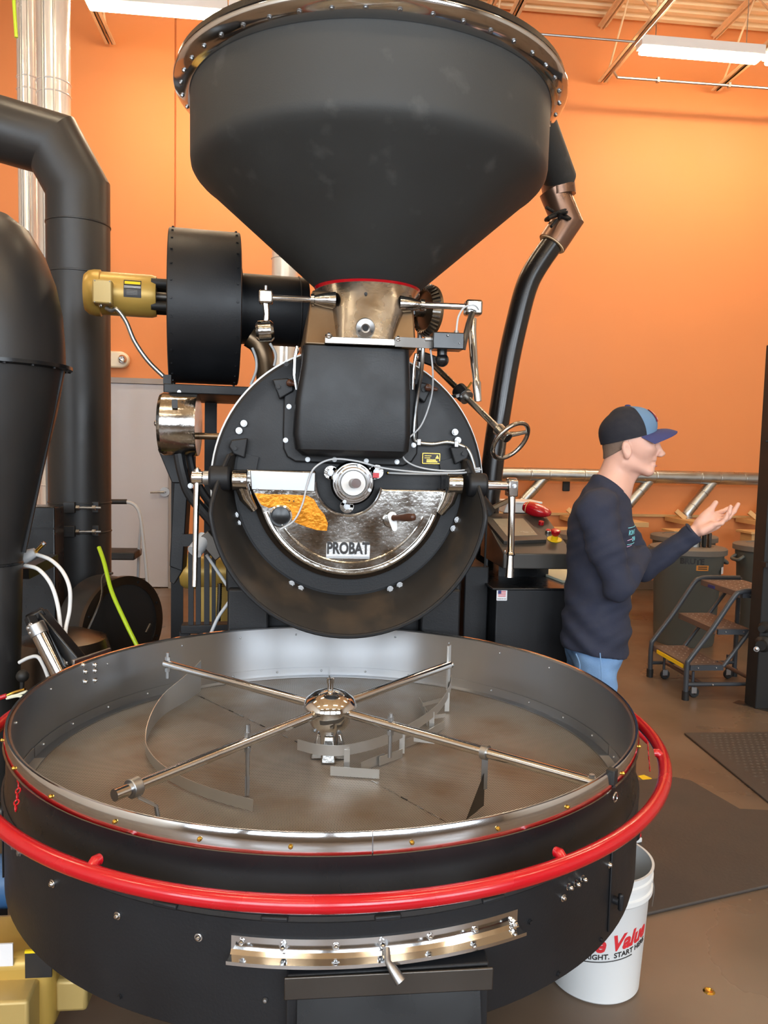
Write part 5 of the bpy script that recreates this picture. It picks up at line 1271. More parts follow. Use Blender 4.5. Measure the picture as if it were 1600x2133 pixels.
# --- gold motor on the floor under the tray, lower left
gx = zat(60, 2110, .1)
gmo = thing('drive_motor', 'gold drive motor with white label on the floor under the tray', 'motor', (-.72, 2.0, 0))
b0 = at(-60, 2010, 1.62); b1 = at(98, 2133, 1.62)
GY = 1.93
x_r = at(122, 2060, GY).x; z_t = at(60, 1945, GY+.1).z
MB().bb((x_r-.42, GY+.0, z_t-.21), (x_r-.014, GY+.21, z_t)).obj('motor_body', K['gold'], gmo, bevel=.03, segs=4)
fx = at(58, 2050, GY-.08).x
MB().bb((fx-.2, GY-.08, z_t-.19), (fx, GY+.02, z_t-.055)).obj('junction_box', K['goldbox'], gmo, bevel=.008)
q = at(12, 1985, GY-.002); MB().bb((q.x-.036, GY-.004, q.z-.033), (q.x+.017, GY+.001, q.z+.024)).obj('white_label', K['sticker'], gmo)
q0, q1 = at(52, 1985, GY-.003), at(108, 2035, GY-.003)
dp = MB().bb((q0.x, GY-.004, q1.z), (q1.x, GY+.001, q0.z)).obj('data_plate', K['inkblack'], gmo)
MB().bb((q0.x, GY-.006, q0.z), (q1.x+.01, GY+.001, q0.z+.006)).obj('plate_header', K['yellow'], gmo)
MB().bb((x_r-.36, GY+.02, 0), (x_r-.07, GY+.18, z_t-.205)).obj('motor_foot', K['gold'], gmo, bevel=.004)
MB().bb((x_r-.02, GY+.03, z_t-.17), (x_r+.06, GY+.16, z_t-.085)).obj('gearbox', K['goldbox'], gmo, bevel=.01)
# blue motor glimpsed at the edge
bq_ = at(4, 1855, 2.2)
bm_ = thing('blue_pump', 'blue pump motor half hidden behind the tray hatch', 'pump', (bq_.x-.06, 2.25, 0))
MB().lathe([(0, -.14), (.06, -.14), (.072, -.12), (.072, .1), (0, .1)], V(bq_.x-.06, 2.25, bq_.z), (1, 0, 0), n=36).obj('motor_body', K['bluetool'], bm_)
MB().bb((bq_.x-.12, 2.2, 0), (bq_.x-.02, 2.3, bq_.z-.06)).obj('foot', K['bluetool'], bm_, bevel=.004)
# ================================================================== right side
# --- loading tube from the hopper
LY = 3.75
lt = thing('loading_tube', 'black bean loading tube curving down from the hopper beside the wall', 'tube', tuple(V(at(1015, 1100, LY).x, LY, 0)))
P0 = at(1135, 300, 3.45); P1 = at(1158, 390, LY); 
MB().cyl(at(1118, 255, 3.5), at(1166, 375, LY), .083, .079, n=40).obj('hopper_inlet', K['hopper'], lt)
MB().cyl(at(1160, 368, LY), at(1166, 410, LY), .080, .077, n=40).obj('inlet_collar', K['tubedeep'], lt)
mitre([at(1153, 395, LY), at(1181, 462, LY), at(1150, 508, LY)], .070).obj('elbow', K['tubedeep'], lt, smooth=25)
MB().cyl(at(1158, 497, LY), at(1149, 510, LY), .066, n=36).obj('light_band', K['joist'], lt)
path = spline([at(1152, 506, LY), at(1118, 555, LY), at(1096, 600, LY), at(1075, 680, LY), at(1058, 760, LY), at(1043, 850, LY), at(1031, 930, LY), at(1022, 1010, LY), at(1016, 1080, LY), V(at(1014, 1150, LY).x, LY, .35), V(at(1014, 1150, LY).x, LY, 0)], 6)
MB().tube(path, .0535, 36).obj('tube', K['tubeblack'], lt, smooth=60)
for k_, (px, py, dx, dy_) in enumerate(((1152, 440, -14, -8), (1158, 448, -16, 6), (1164, 444, 18, -2), (1170, 452, 16, 4), (1160, 458, -12, 14), (1174, 446, 14, 10), (1165, 455, 2, -14))):
    MB().cyl(at(px, py, LY-.06), at(px+dx, py+dy_, LY-.09), .0075, n=8).obj('clamp_screw', K['rubber'], lt)
MB().torus(at(1164, 447, LY), .064, .008, (.35, 0, -.9), 32, 8).obj('clamp_band', K['rubber'], lt)
for px, py in ((1174, 318), (1181, 336)): MB().cyl(at(px-8, py+2, LY-.02), at(px+2, py, LY-.02), .007, n=8).obj('clamp_screw', K['rubber'], lt)
# --- black bracket arm near the tube foot
tb = thing('lamp_arm', 'dark jointed support arm behind the control console', 'arm', tuple(at(1040, 1060, 3.6)))
MB().bar(at(1018, 1062, 3.6), at(1064, 1040, 3.6), .03, .02).obj('arm', K['brown'], tb, bevel=.003)
MB().cyl(at(995, 1040, 3.6), at(1018, 1072, 3.6), .04, n=20).obj('pivot', K['black'], tb)

# --- control console
CYc = 3.35
con = thing('control_console', 'black sloping control console with touch screen and emergency stop', 'control console', tuple(V(1.0, 3.5, 0)))
# sloping panel: near edge lower, far edge higher
nl, nr = at(1049, 1153, 3.2), at(1182, 1148, 3.2); fl_, fr_ = at(996, 1068, 3.62), at(1130, 1068, 3.62)
zn, zf = nl.z, fl_.z
cab = [V(nl.x, 3.2, zn), V(nr.x+.03, 3.2, zn), V(nr.x+.03, 3.62, zf), V(nl.x, 3.62, zf)]
low = at(1046, 1185, 3.2).z
con_m = MB().add(cab+[V(p.x, p.y, low) for p in cab], [(0,1,2,3), (7,6,5,4), (0,4,5,1), (1,5,6,2), (2,6,7,3), (3,7,4,0)])
con_b = con_m.obj('panel_box', K['panel'], con, bevel=.005)
def onp(px, py, lift=0.0):
    d_ = ray(px, py); nrm = (cab[1]-cab[0]).cross(cab[3]-cab[0]).normalized(); t = (cab[0]-CAM).dot(nrm)/d_.dot(nrm); return CAM+d_*t+nrm*lift, nrm
def panel_poly(pxs, h0, h1, nm, mtl, parent, bev=0):
    nrm = onp(1080, 1100)[1]; a_ = [onp(*q, h0)[0] for q in pxs]; n_ = len(a_); b__ = [onp(*q)[0]+nrm*h1 for q in pxs]
    return MB().add(a_+b__, [tuple(range(n_)), tuple(range(n_, 2*n_))[::-1]]+[(i, (i+1) % n_, n_+(i+1) % n_, n_+i) for i in range(n_)]).obj(nm, mtl, parent, bevel=bev)
sc_ = panel_poly([(1006, 1082), (1088, 1080), (1138, 1131), (1049, 1134)], 0, .016, 'screen_bezel', K['panel'], con, .002)
panel_poly([(1026, 1088), (1089, 1087), (1119, 1122), (1055, 1124)], .016, .0175, 'screen', K['screen'], sc_)
panel_poly([(1021, 1083), (1044, 1083), (1045, 1085), (1023, 1085)], .016, .017, 'maker_mark', K['inkblack'], sc_)
p, nrm = onp(1052, 1149); bolt(con, p, tuple(nrm), .007, DOME)
p, nrm = onp(1127, 1093)
MB().cyl(p, p+nrm*.018, .0125, n=24).obj('red_button', K['redplastic'], con, bevel=.002)
p, nrm = onp(1142, 1109)
b1_ = MB().cyl(p, p+nrm*.012, .0145, n=24).obj('button_ring', K['chrome'], con, bevel=.002); MB().cyl(p+nrm*.012, p+nrm*.014, .010, n=20).obj('button_face', K['inkred'], b1_)
p, nrm = onp(1155, 1124)
es = MB().cyl(p, p+nrm*.003, .032, n=36).obj('stop_plate', K['yellow'], con)
MB().cyl(p+nrm*.002, p+nrm*.02, .014, n=24).obj('stop_collar', K['yellow'], es)
MB().lathe([(.012, .018), (.019, .03), (.021, .042), (.017, .047), (0, .048)], p, tuple(nrm), n=28).obj('stop_button', K['redplastic'], es)
MB().cyl(at(1014, 1062, 3.25), at(1010, 1180, 3.25), .006, .004, n=8).obj('antenna_rod', K['rubber'], con)
# neck and lower cabinet
MB().bb((nl.x+.06, 3.50, .7), (nr.x+.02, 3.60, low+.01)).obj('neck', K['blackgloss'], con)
l0, l1 = at(1034, 1228, 3.2), at(1180, 1222, 3.2); zt2 = l0.z
lc = MB().bb((l0.x, 3.2, 0.02), (l0.x+.48, 3.67, zt2)).obj('lower_cabinet', K['black'], con, bevel=.006)
MB().bb((l0.x-.02, 3.19, zt2-.002), (l0.x+.5, 3.68, zt2+.008)).obj('cabinet_top', K['blackgloss'], con, bevel=.003)
q0, q1 = at(1035, 1228, 3.198), at(1056, 1251, 3.198)
fs_ = MB().pxz([(q0.x+a, q1.z+b_) for a, b_ in roundrect(0, 0, q1.x-q0.x, q0.z-q1.z, .003)], 3.1965, 3.2).obj('flag_sticker', K['sticker'], lc)
w_, h_ = q1.x-q0.x, q0.z-q1.z
for k_ in range(6): MB().bb((q0.x+w_*.14, 3.1955, q1.z+h_*(.36+.095*k_)), (q0.x+w_*.86, 3.1965, q1.z+h_*(.36+.095*k_+.045))).obj('flag_stripe', K['inkred'], fs_)
MB().bb((q0.x+w_*.12, 3.195, q1.z+h_*.62), (q0.x+w_*.42, 3.1955, q1.z+h_*.92)).obj('flag_canton', K['inkblue'], fs_)
vs, fs = text_mesh('MADE IN USA', .0075, .0002); MB().add([(q0.x+w_*.5+x*.85, 3.196-z, q1.z+h_*.15+y) for x, y, z in vs], fs).obj('sticker_lettering', K['inkblack'], fs_, smooth=0)
for py in (1245, 1287):
    q = at(1002, py, 3.24); MB().lathe([(0, 0), (.012, 0), (.012, .006), (0, .008)], V(l0.x, 3.35, q.z), (-1, 0, 0), n=16).obj('cabinet_plug', K['rubber'], lc)
# side duct next to the cabinet (gas train)
sd_ = at(985, 1200, 3.3); MB().bb((sd_.x-.03, 3.32, .02), (l0.x-.004, 3.6, at(985, 1180, 3.32).z)).obj('side_box', K['black'], con, bevel=.006)
# --- clipboard papers on the cabinet
pz0 = zt2+.009
pts = [zat(1107, 1189, pz0), zat(1172, 1186, pz0), zat(1172, 1214, pz0)]
pp = MB().pxy([(pts[0].x, pts[0].y), (pts[2].x+.0, pts[2].y), (pts[2].x+.16, pts[2].y+.07), (pts[1].x+.03, pts[1].y)], pz0, pz0+.010).obj('paper_stack', K['paper']); tag(pp, 'stack of cream papers lying on the black cabinet', 'papers')
# --- red handheld stapler-like device
a_, b_ = onp(1090, 1062, .0)[0], onp(1146, 1080, .0)[0]
A_ = onp(1090, 1068)[0]; B_ = onp(1145, 1082)[0]; nrm = onp(1100, 1075)[1]
rd = thing('red_case', 'glossy red rounded case resting on the upper corner of the console', 'case', tuple(B_))
dA = (B_-A_); ln = dA.length; dA.normalize(); sdv = nrm.cross(dA)
sec = []; NS, NR = 14, 24
for i in range(NS+1):
    t = i/NS; c = A_.lerp(B_, t)+nrm*.034*(1-.2*t); wv = .042*math.sin(PI*(t*.84+.11))**.5; hv = .031*(math.sin(PI*(t*.88+.09))**.5)*(1-.25*t)
    sec.append([c+sdv*wv*math.copysign(abs(math.cos(2*PI*j/NR))**.7, math.cos(2*PI*j/NR))+nrm*hv*math.copysign(abs(math.sin(2*PI*j/NR))**.7, math.sin(2*PI*j/NR)) for j in range(NR)])
m_ = MB(); vs = [p for r_ in sec for p in r_]; fs = []
for i in range(NS):
    for j in range(NR): fs.append((i*NR+j, i*NR+(j+1) % NR, (i+1)*NR+(j+1) % NR, (i+1)*NR+j))
fs += [tuple(range(NR)), tuple(range(NS*NR, NS*NR+NR))[::-1]]
m_.add(vs, fs).obj('shell', K['redplastic'], rd, smooth=60)
MB().tube([p+nrm*0 for p in [sec[2][j % NR]+(sec[2][j % NR]-A_.lerp(B_, 2/NS)-nrm*.034)*.02 for j in range(NR)]], .002, 6, closed=True).obj('tan_strap', K['wood'], rd)
# --- white tray behind
wq = at(1066, 1052, 3.93); wz = at(1060, 1066, 3.93).z
wt = thing('white_tray', 'white plastic tray standing behind the console', 'tray', (wq.x, 3.93, wz))
MB().add([V(wq.x-.06, 3.86, wz), V(wq.x+.1, 3.86, wz), V(wq.x+.1, 4.00, wz), V(wq.x-.06, 4.00, wz), V(wq.x-.045, 3.84, wz+.055), V(wq.x+.12, 3.84, wz+.055), V(wq.x+.12, 4.02, wz+.055), V(wq.x-.045, 4.02, wz+.055)], [(3,2,1,0), (0,1,5,4), (1,2,6,5), (2,3,7,6), (3,0,4,7), (4,5,6,7)]).obj('body', K['white'], wt, bevel=.004)
MB().bb((wq.x-.055, 3.83, wz+.05), (wq.x+.13, 4.03, wz+.06)).obj('rim', K['white'], wt, bevel=.003)
MB().bb((wq.x-.03, 3.88, 0), (wq.x+.09, 3.98, wz-.001)).obj('stand', K['rubber'], wt)

# --- grey bins
def bin_(x, y, R_=.275, h=.78, label='', lettering=True):
    r = thing('waste_bin', label, 'bin', (x, y, 0), 'grey lidded bins under the pine stands')
    MB().lathe([(0, .0), (R_*.83, .0), (R_*.86, .02), (R_*.96, h*.80), (R_*1.0, h*.82), (R_*1.02, h*.97), (R_*1.05, h), (R_*.98, h), (R_*.8, .04), (0, .04)], V(x, y, 0), n=56).obj('barrel', K['can'], r, smooth=40)
    MB().lathe([(R_*1.06, h-.03), (R_*1.10, h-.03), (R_*1.10, h+.012), (R_*1.06, h+.02), (R_*.72, h+.028), (R_*.70, h+.02), (R_*.35, h+.022), (0, h+.022)], V(x, y, 0), n=56).obj('lid', K['lid'], r)
    for s in (-1, 1):
        MB().tube(spline([V(x+s*R_*1.0, y-.06, h*.9), V(x+s*R_*1.16, y-.05, h*.86), V(x+s*R_*1.16, y+.05, h*.86), V(x+s*R_*1.0, y+.06, h*.9)], 5), .014, 10).obj('handle', K['can'], r)
    if lettering:
        vs, fs = text_mesh('BRUTE', .062, .001, bold=.003); an0 = -PI/2-.35; Rt = R_*1.012
        def wrap(x_, y_, z_, zc): a = an0+x_/Rt; return (x+(Rt+z_)*math.cos(a), y+(Rt+z_)*math.sin(a), zc+y_)
        MB().add([wrap(a, b_, c, h*.905) for a, b_, c in vs], fs).obj('lettering', K['inkblack'], r, smooth=0)
        an = [an0+.12+(.36)*i/8 for i in range(9)]
        m_ = MB(); vv = []
        for a in an: vv += [V(x+(Rt-.003)*math.cos(a), y+(Rt-.003)*math.sin(a), h*.815), V(x+(Rt)*math.cos(a), y+(Rt)*math.sin(a), h*.87)]
        m_.add(vv, [(2*i, 2*i+2, 2*i+3, 2*i+1) for i in range(8)]); so = m_.obj('orange_label', K['orangesticker'], r)
        for zz in (h*.855, h*.835):
            m_ = MB(); vv = []
            for a in an[1:-1]: vv += [V(x+(Rt+.0005)*math.cos(a), y+(Rt+.0005)*math.sin(a), zz-.004), V(x+(Rt+.0005)*math.cos(a), y+(Rt+.0005)*math.sin(a), zz+.004)]
            m_.add(vv, [(2*i, 2*i+2, 2*i+3, 2*i+1) for i in range(len(an)-3)]).obj('label_line', K['inkblack'], r)
    return r
b_main = bin_(3.20, 6.15, label='grey lidded bin behind the rolling step ladder')
q = (3.20, 6.15)
m_ = MB(); an = math.radians(-48); Rt = .282
q = V(3.20+Rt*math.cos(an), 6.15+Rt*math.sin(an), .63); MB().box(q, (.004, .036, .055), Matrix.Rotation(an, 3, 'Z')).obj('barcode_label', K['sticker'], b_main)
bin_(3.62, 7.05, label='grey bin with a flat lid between the lidded bin and the orange wall', lettering=False)
bin_(4.05, 6.35, label='dark grey bin half hidden by the black steel post')
bin_(2.72, 7.1, label='grey lidded bin behind the man\'s raised forearm', lettering=False)
# steel sleeve standing on the main lid
sl = thing('lid_sleeve', 'short steel sleeve with black clamp bars on the grey bin lid', 'sleeve', (3.24, 6.12, .803))
MB().lathe([(.048, 0), (.05, 0), (.05, .11), (.048, .11)], V(3.235, 6.12, .803), n=28, closed_prof=True).obj('sleeve', K['galv'], sl)
for dx in (.045, .09): MB().bb((3.235+dx, 6.05, .803), (3.235+dx+.022, 6.09, .92)).obj('clamp_bar', K['rubber'] if dx < .06 else K['darksteel'], sl, bevel=.003)

# --- rolling step ladder
ld = thing('rolling_ladder', 'blue-grey rolling step ladder with three treads and castors', 'step ladder', (2.75, 4.9, 0))
yA, yB = 4.64, 5.15; TR = .0165
treads = [(2.47, .225, .22), (2.64, .455, .22), (2.79, .69, .29)]
for y in (yA, yB):
    MB().tube(spline([V(2.45, y, .012), V(2.45, y, .22), V(2.47, y, .27), V(2.60, y, .45), V(2.735, y, .66), V(2.775, y, .69), V(2.83, y, .70), V(3.0, y, .70), V(3.07, y, .70)], 5), TR, 12).obj('side_rail', K['ladder'], ld)
    MB().cyl(V(3.07, y, .0), V(3.07, y, .70), TR, n=14).obj('rear_leg', K['ladder'], ld)
    MB().cyl(V(2.69, y, .215), V(3.03, y, .68), TR*.8, n=12).obj('brace', K['ladder'], ld)
    MB().cyl(V(2.45, y, .10), V(3.07, y, .10), TR*.8, n=12).obj('bottom_rail', K['ladder'], ld)
    for x in (2.45, 3.07): MB().cyl(V(x, y, 0), V(x, y, .055), TR*1.35, n=16).obj('rubber_foot', K['rubber'], ld)
for x in (2.56, 2.95): MB().cyl(V(x, yA, .10), V(x, yB, .10), TR*.8, n=12).obj('cross_bar', K['tread'], ld)
MB().cyl(V(3.07, yA, .60), V(3.07, yB, .60), TR*.8, n=12).obj('cross_bar', K['ladder'], ld)
for x, z, dpt in treads:
    t_ = MB().bb((x-.01, yA+.01, z-.012), (x+dpt, yB-.01, z)).bb((x-.012, yA+.012, z-.04), (x-.006, yB-.012, z-.001)).obj('tread', K['tread'], ld, bevel=.003)
    MB().bb((x, yA-.006, z-.035), (x+dpt, yA+.01, z-.002)).obj('tread_side', K['ladder'], t_)
    for k_ in (.05, dpt-.05): bolt(t_, V(x+k_, yA-.006, z-.018), (0, -1, 0), .008, RIVET, 'rivet')
    gm_ = MB()
    for i in range(5):
        for j in range(8): gm_.cyl(V(x+.03+(dpt-.06)*i/4, yA+.06+(yB-yA-.12)*j/7, z), V(x+.03+(dpt-.06)*i/4, yA+.06+(yB-yA-.12)*j/7, z+.002), .006, .003, n=6)
    go = gm_.obj('grip_studs', K['steel'], t_); go['kind'] = 'stuff'
MB().bb((2.452, yA+.06, .188), (2.459, yB-.08, .212)).obj('warning_label', K['yellow'], ld)
MB().bb((2.772, yB-.2, .655), (2.779, yB-.12, .675)).obj('maker_label', K['inkblue'], ld)
for x, y in ((2.52, yA+.05), (2.52, yB-.06), (2.98, yA+.06), (2.98, yB-.06)):
    cs = MB().cyl(V(x, y, .06), V(x, y, .17), .009, n=10).obj('castor_stem', K['ladder'], ld)
    MB().lathe([(.012, -.011), (.03, -.011), (.034, -.004), (.034, .004), (.03, .011), (.012, .011)], V(x+.01, y, .034), (0, 1, 0), n=24, closed_prof=True).obj('castor_wheel', K['rubber'], cs)
    MB().bb((x-.012, y-.016, .03), (x+.022, y-.013, .07)).obj('castor_fork', K['steel'], cs)
bolt(ld, V(2.62, yA-.013, .10), (0, -1, 0), .009, RIVET, 'rivet')
# --- black steel post at the right edge
pq = at(1590, 1200, 4.5)
pst = thing('steel_post', 'black steel machine post bolted to the floor beside the ladder', 'post', (pq.x+.06, 4.5, 0))
x0_ = at(1588, 1000, 4.45).x+.045
MB().bb((x0_, 4.45, 0), (x0_+.12, 4.57, 2.22)).obj('column', K['rubber'], pst, bevel=.006)
MB().bb((x0_+.1, 4.46, .3), (x0_+.5, 4.56, 2.18)).obj('machine_side', K['rubber'], pst)
MB().bar(at(1532, 1463, 4.6)*1, V(x0_+.25, 4.2, .008), .09, .014).obj('foot_plate', K['darksteel'], pst, bevel=.002)
zz = at(1575, 918, 4.4).z; MB().cyl(V(x0_-.03, 4.47, zz), V(x0_+.02, 4.47, zz), .008, n=10).obj('side_pin', K['rubber'], pst)
for py, rr_ in ((1345, .05), (1310, .035)):
    q = at(1577, py, 4.4); MB().lathe([(0, 0), (rr_, 0), (rr_, .03), (rr_*.6, .05), (rr_*.6, .09), (0, .09)], V(x0_+.04, 4.46, q.z), (-.7, -.7, 0), n=20).obj('pipe_fitting', K['rubber'], pst)
bolt(pst, at(1576, 1352, 4.36), (-.5, -1, 0), .016, DOME)
MB().bb((x0_-.02, 4.40, at(1580, 1182, 4.4).z), (x0_+.1, 4.46, at(1580, 1172, 4.4).z)).obj('bracket', K['rubber'], pst)
# --- mats
m1 = [zat(*q, 0) for q in ((1300, 1640), (1412, 1623), (1540, 1690))]
pts = [(1.35, 3.44), (1.816, 3.468), (1.93, 3.13), (2.4, 3.12), (2.6, 2.75), (1.209, 2.41)]
pts = [(1.30, 3.40), (1.80, 3.47), (1.86, 3.43), (1.93, 3.13), (2.6, 3.02), (2.6, 2.78), (1.15, 2.395)]
o = MB().pxy(pts, 0, .012).obj('floor_mat', K['mat'], bevel=.004); tag(o, 'smooth dark grey floor mat under the man', 'mat', 'rubber floor mats')
m2 = MB(); quad = [(2.14, 4.045), (2.90, 4.05), (2.9, 3.9), (2.10, 3.19)]
o = m2.pxy([(2.14, 4.045), (3.0, 4.03), (3.0, 3.2), (2.10, 3.19)][::-1], 0, .012).obj('floor_mat', K['mat'], bevel=.004)
a_ = zat(1425, 1530, 0); b_ = zat(1600, 1528, 0); c_ = zat(1600, 1673, 0)
tag(o, 'textured dark floor mat beside the black post', 'mat', 'rubber floor mats')
st_ = MB()
for i in range(24):
    for j in range(22):
        x = 2.2+.034*i+(j % 2)*.017; y = 3.24+.036*j
        if x < 2.96 and y < 4.0: st_.add([(x-.013, y, .012), (x, y-.009, .012), (x+.013, y, .012), (x, y+.009, .012), (x, y, .016)], [(0,1,4), (1,2,4), (2,3,4), (3,0,4)])
so = st_.obj('raised_studs', K['mat'], o, smooth=0); so['kind'] = 'stuff'
yl = zat(1345, 1622, 0); o = MB().pxy([(yl.x-.02, yl.y-.03), (yl.x+.015, yl.y-.035), (yl.x+.03, yl.y+.0), (yl.x+.01, yl.y+.04), (yl.x-.025, yl.y+.03)], 0, .002).obj('paint_mark', K['yellow']); tag(o, 'small yellow paint mark on the concrete floor by the mat', 'paint mark')
dv = zat(1477, 2065, 0); o = MB().lathe([(0, .001), (.006, .001), (.012, .004), (.016, .001), (.017, 0)], V(dv.x, dv.y, 0), n=20).obj('floor_anchor', K['brass']); tag(o, 'small brass anchor ring set in the bare floor', 'anchor')
# --- white bucket
BK = V(.885, 2.125, 0); bh = .37
bk = thing('white_bucket', 'white plastic pail with red lettering beside the cooling tray', 'bucket', tuple(BK))
MB().lathe([(0, 0), (.122, 0), (.128, .006), (.143, bh-.085), (.146, bh-.08), (.152, bh-.075), (.152, bh-.062), (.147, bh-.058), (.147, bh-.04), (.152, bh-.036), (.152, bh-.026), (.148, bh-.022), (.149, bh-.006), (.153, bh-.004), (.153, bh), (.146, bh), (.120, .006), (0, .006)], BK, n=72).obj('pail', K['bucketwhite'], bk, smooth=40)
MB().tube(spline([BK+V(.150, -.02, bh-.045), BK+V(.158, -.03, bh-.09), BK+V(.16, -.02, bh-.15)], 6), .0016, 6).obj('bail_wire', K['steel'], bk)
def wrapb(x_, y_, z_, zc, an0):
    zz = zc+y_; Rt = .128+(.143-.128)*(zz/(bh-.085))+.0006; a = an0+x_/Rt; return (BK.x+(Rt+z_)*math.cos(a), BK.y+(Rt+z_)*math.sin(a), zz)
cdir = math.atan2(-BK.y, -BK.x)
vs, fs = text_mesh('True Value', .062, .0004, bold=.0022, sx=.92, shear=.28)
MB().add([wrapb(a, b_+a*.16, c, .185, cdir+.30) for a, b_, c in vs], fs).obj('red_lettering', K['inkred'], bk, smooth=0)
vs, fs = text_mesh('START RIGHT.  START HERE.', .021, .0004, bold=.0004)
MB().add([wrapb(a, b_+a*.16-.010*0, c, .150, cdir+.30) for a, b_, c in vs], fs).obj('black_lettering', K['inkblack'], bk, smooth=0)
ul = [wrapb(a/100., a/100.*.16-.014, 0, .150, cdir+.30) for a in range(-9, 8)]
MB().tube(ul, .0014, 6).obj('lettering_underline', K['inkblack'], bk)
# ================================================================== the man
class SDF:
    def __init__(s, lo, hi, h):
        s.lo = np.array(lo, np.float32); s.h = h
        s.n = np.ceil((np.array(hi)-np.array(lo))/h).astype(int)+1
        s.D = np.full(s.n, 1.0, np.float32)
    def _win(s, lo, hi):
        i0 = np.clip(np.floor((np.array(lo)-s.lo)/s.h).astype(int), 0, s.n); i1 = np.clip(np.ceil((np.array(hi)-s.lo)/s.h).astype(int)+1, 0, s.n)
        sl = tuple(slice(a, b) for a, b in zip(i0, i1))
        g = np.meshgrid(*[s.lo[k]+s.h*np.arange(i0[k], i1[k], dtype=np.float32) for k in range(3)], indexing='ij')
        return sl, g
    def blend(s, sl, d, k, sub=False):
        a = s.D[sl]
        if sub:
            d = -d; hh = np.clip(0.5-0.5*(a-d)/k, 0, 1); s.D[sl] = a*(1-hh)+d*hh+k*hh*(1-hh)
        else:
            hh = np.clip(0.5+0.5*(a-d)/k, 0, 1); s.D[sl] = a*(1-hh)+d*hh-k*hh*(1-hh)
    def cone(s, a, b, ra, rb, k=.015, sub=False):
        a = np.array(a, np.float32); b = np.array(b, np.float32); R = max(ra, rb)+k*1.5+.03
        sl, (X, Y, Z) = s._win(np.minimum(a, b)-R, np.maximum(a, b)+R); ba = b-a
        t = np.clip(((X-a[0])*ba[0]+(Y-a[1])*ba[1]+(Z-a[2])*ba[2])/max(1e-9, float(ba@ba)), 0, 1)
        d = np.sqrt((X-a[0]-t*ba[0])**2+(Y-a[1]-t*ba[1])**2+(Z-a[2]-t*ba[2])**2)-(ra+(rb-ra)*t)
        s.blend(sl, d, k, sub); return s
    def ell(s, c, r, k=.02, R=None, sub=False):
        c = np.array(c, np.float32); r = np.array(r, np.float32); m = float(r.max())+k*1.5+.03
        sl, (X, Y, Z) = s._win(c-m, c+m); X = X-c[0]; Y = Y-c[1]; Z = Z-c[2]
        if R is not None:
            Rm = np.array(R.transposed(), np.float32); X, Y, Z = (Rm[0,0]*X+Rm[0,1]*Y+Rm[0,2]*Z, Rm[1,0]*X+Rm[1,1]*Y+Rm[1,2]*Z, Rm[2,0]*X+Rm[2,1]*Y+Rm[2,2]*Z)
        k0 = np.sqrt((X/r[0])**2+(Y/r[1])**2+(Z/r[2])**2); k1 = np.sqrt((X/r[0]**2)**2+(Y/r[1]**2)**2+(Z/r[2]**2)**2)
        d = np.where(k1 > 1e-6, k0*(k0-1)/np.maximum(k1, 1e-6), -float(r.min()))
        s.blend(sl, d, k, sub); return s
    def chain(s, pts, rad, k=.012):
        for i in range(len(pts)-1): s.cone(pts[i], pts[i+1], rad[i], rad[i+1], k)
        return s
    def coords(s):
        return np.meshgrid(*[s.lo[k]+s.h*np.arange(s.n[k], dtype=np.float32) for k in range(3)], indexing='ij')
    def mesh(s, name, mtl, smooth_it=2):
        D = s.D; S = D < 0; nx, ny, nz = D.shape
        c = np.zeros((nx-1, ny-1, nz-1), np.uint8)
        for dx in (0, 1):
            for dy in (0, 1):
                for dz in (0, 1): c += S[dx:nx-1+dx, dy:ny-1+dy, dz:nz-1+dz]
        act = np.argwhere((c > 0) & (c < 8)); idx = -np.ones(c.shape, np.int32); idx[tuple(act.T)] = np.arange(len(act))
        acc = np.zeros((len(act), 3), np.float64); cnt = np.zeros(len(act))
        cor = [(a, b, e) for a in (0, 1) for b in (0, 1) for e in (0, 1)]
        for i in range(8):
            for j in range(i+1, 8):
                if sum(abs(cor[i][q]-cor[j][q]) for q in range(3)) != 1: continue
                p, q = np.array(cor[i]), np.array(cor[j])
                v0 = D[tuple((act+p).T)]; v1 = D[tuple((act+q).T)]; m = (v0 < 0) != (v1 < 0)
                t = np.where(m, v0/np.where(np.abs(v0-v1) < 1e-9, 1, v0-v1), 0)
                acc[m] += (p+(q-p)*t[:, None])[m]; cnt[m] += 1
        V_ = (act+acc/np.maximum(cnt, 1)[:, None])*s.h+s.lo
        F = []
        for ax in range(3):
            sl0 = [slice(None)]*3; sl1 = [slice(None)]*3; sl0[ax] = slice(0, -1); sl1[ax] = slice(1, None)
            e = np.argwhere(S[tuple(sl0)] != S[tuple(sl1)])
            b, c2 = [(1, 2), (2, 0), (0, 1)][ax]
            ok = (e[:, b] > 0) & (e[:, c2] > 0) & (e[:, b] < D.shape[b]-1) & (e[:, c2] < D.shape[c2]-1); e = e[ok]
            q = []
            for db, dc in ((0, 0), (-1, 0), (-1, -1), (0, -1)):
                f = e.copy(); f[:, b] += db; f[:, c2] += dc; q.append(idx[tuple(f.T)])
            q = np.stack(q, 1); fl = ~S[tuple(e.T)]; q[fl] = q[fl][:, ::-1]; F.append(q)
        F = np.concatenate(F); F = F[(F >= 0).all(1)]
        me = bpy.data.meshes.new(name); me.from_pydata(V_.tolist(), [], F.tolist())
        bm = bmesh.new(); bm.from_mesh(me)
        for _ in range(smooth_it): bmesh.ops.smooth_vert(bm, verts=bm.verts, factor=.5, use_axis_x=True, use_axis_y=True, use_axis_z=True)
        bmesh.ops.recalc_face_normals(bm, faces=bm.faces); bm.to_mesh(me); bm.free(); me.shade_smooth()
        me.materials.append(mtl); me.update(); return me
def mobj(name, me, parent):
    o = bpy.data.objects.new(name, me); COL.objects.link(o); attach(o, parent); return o

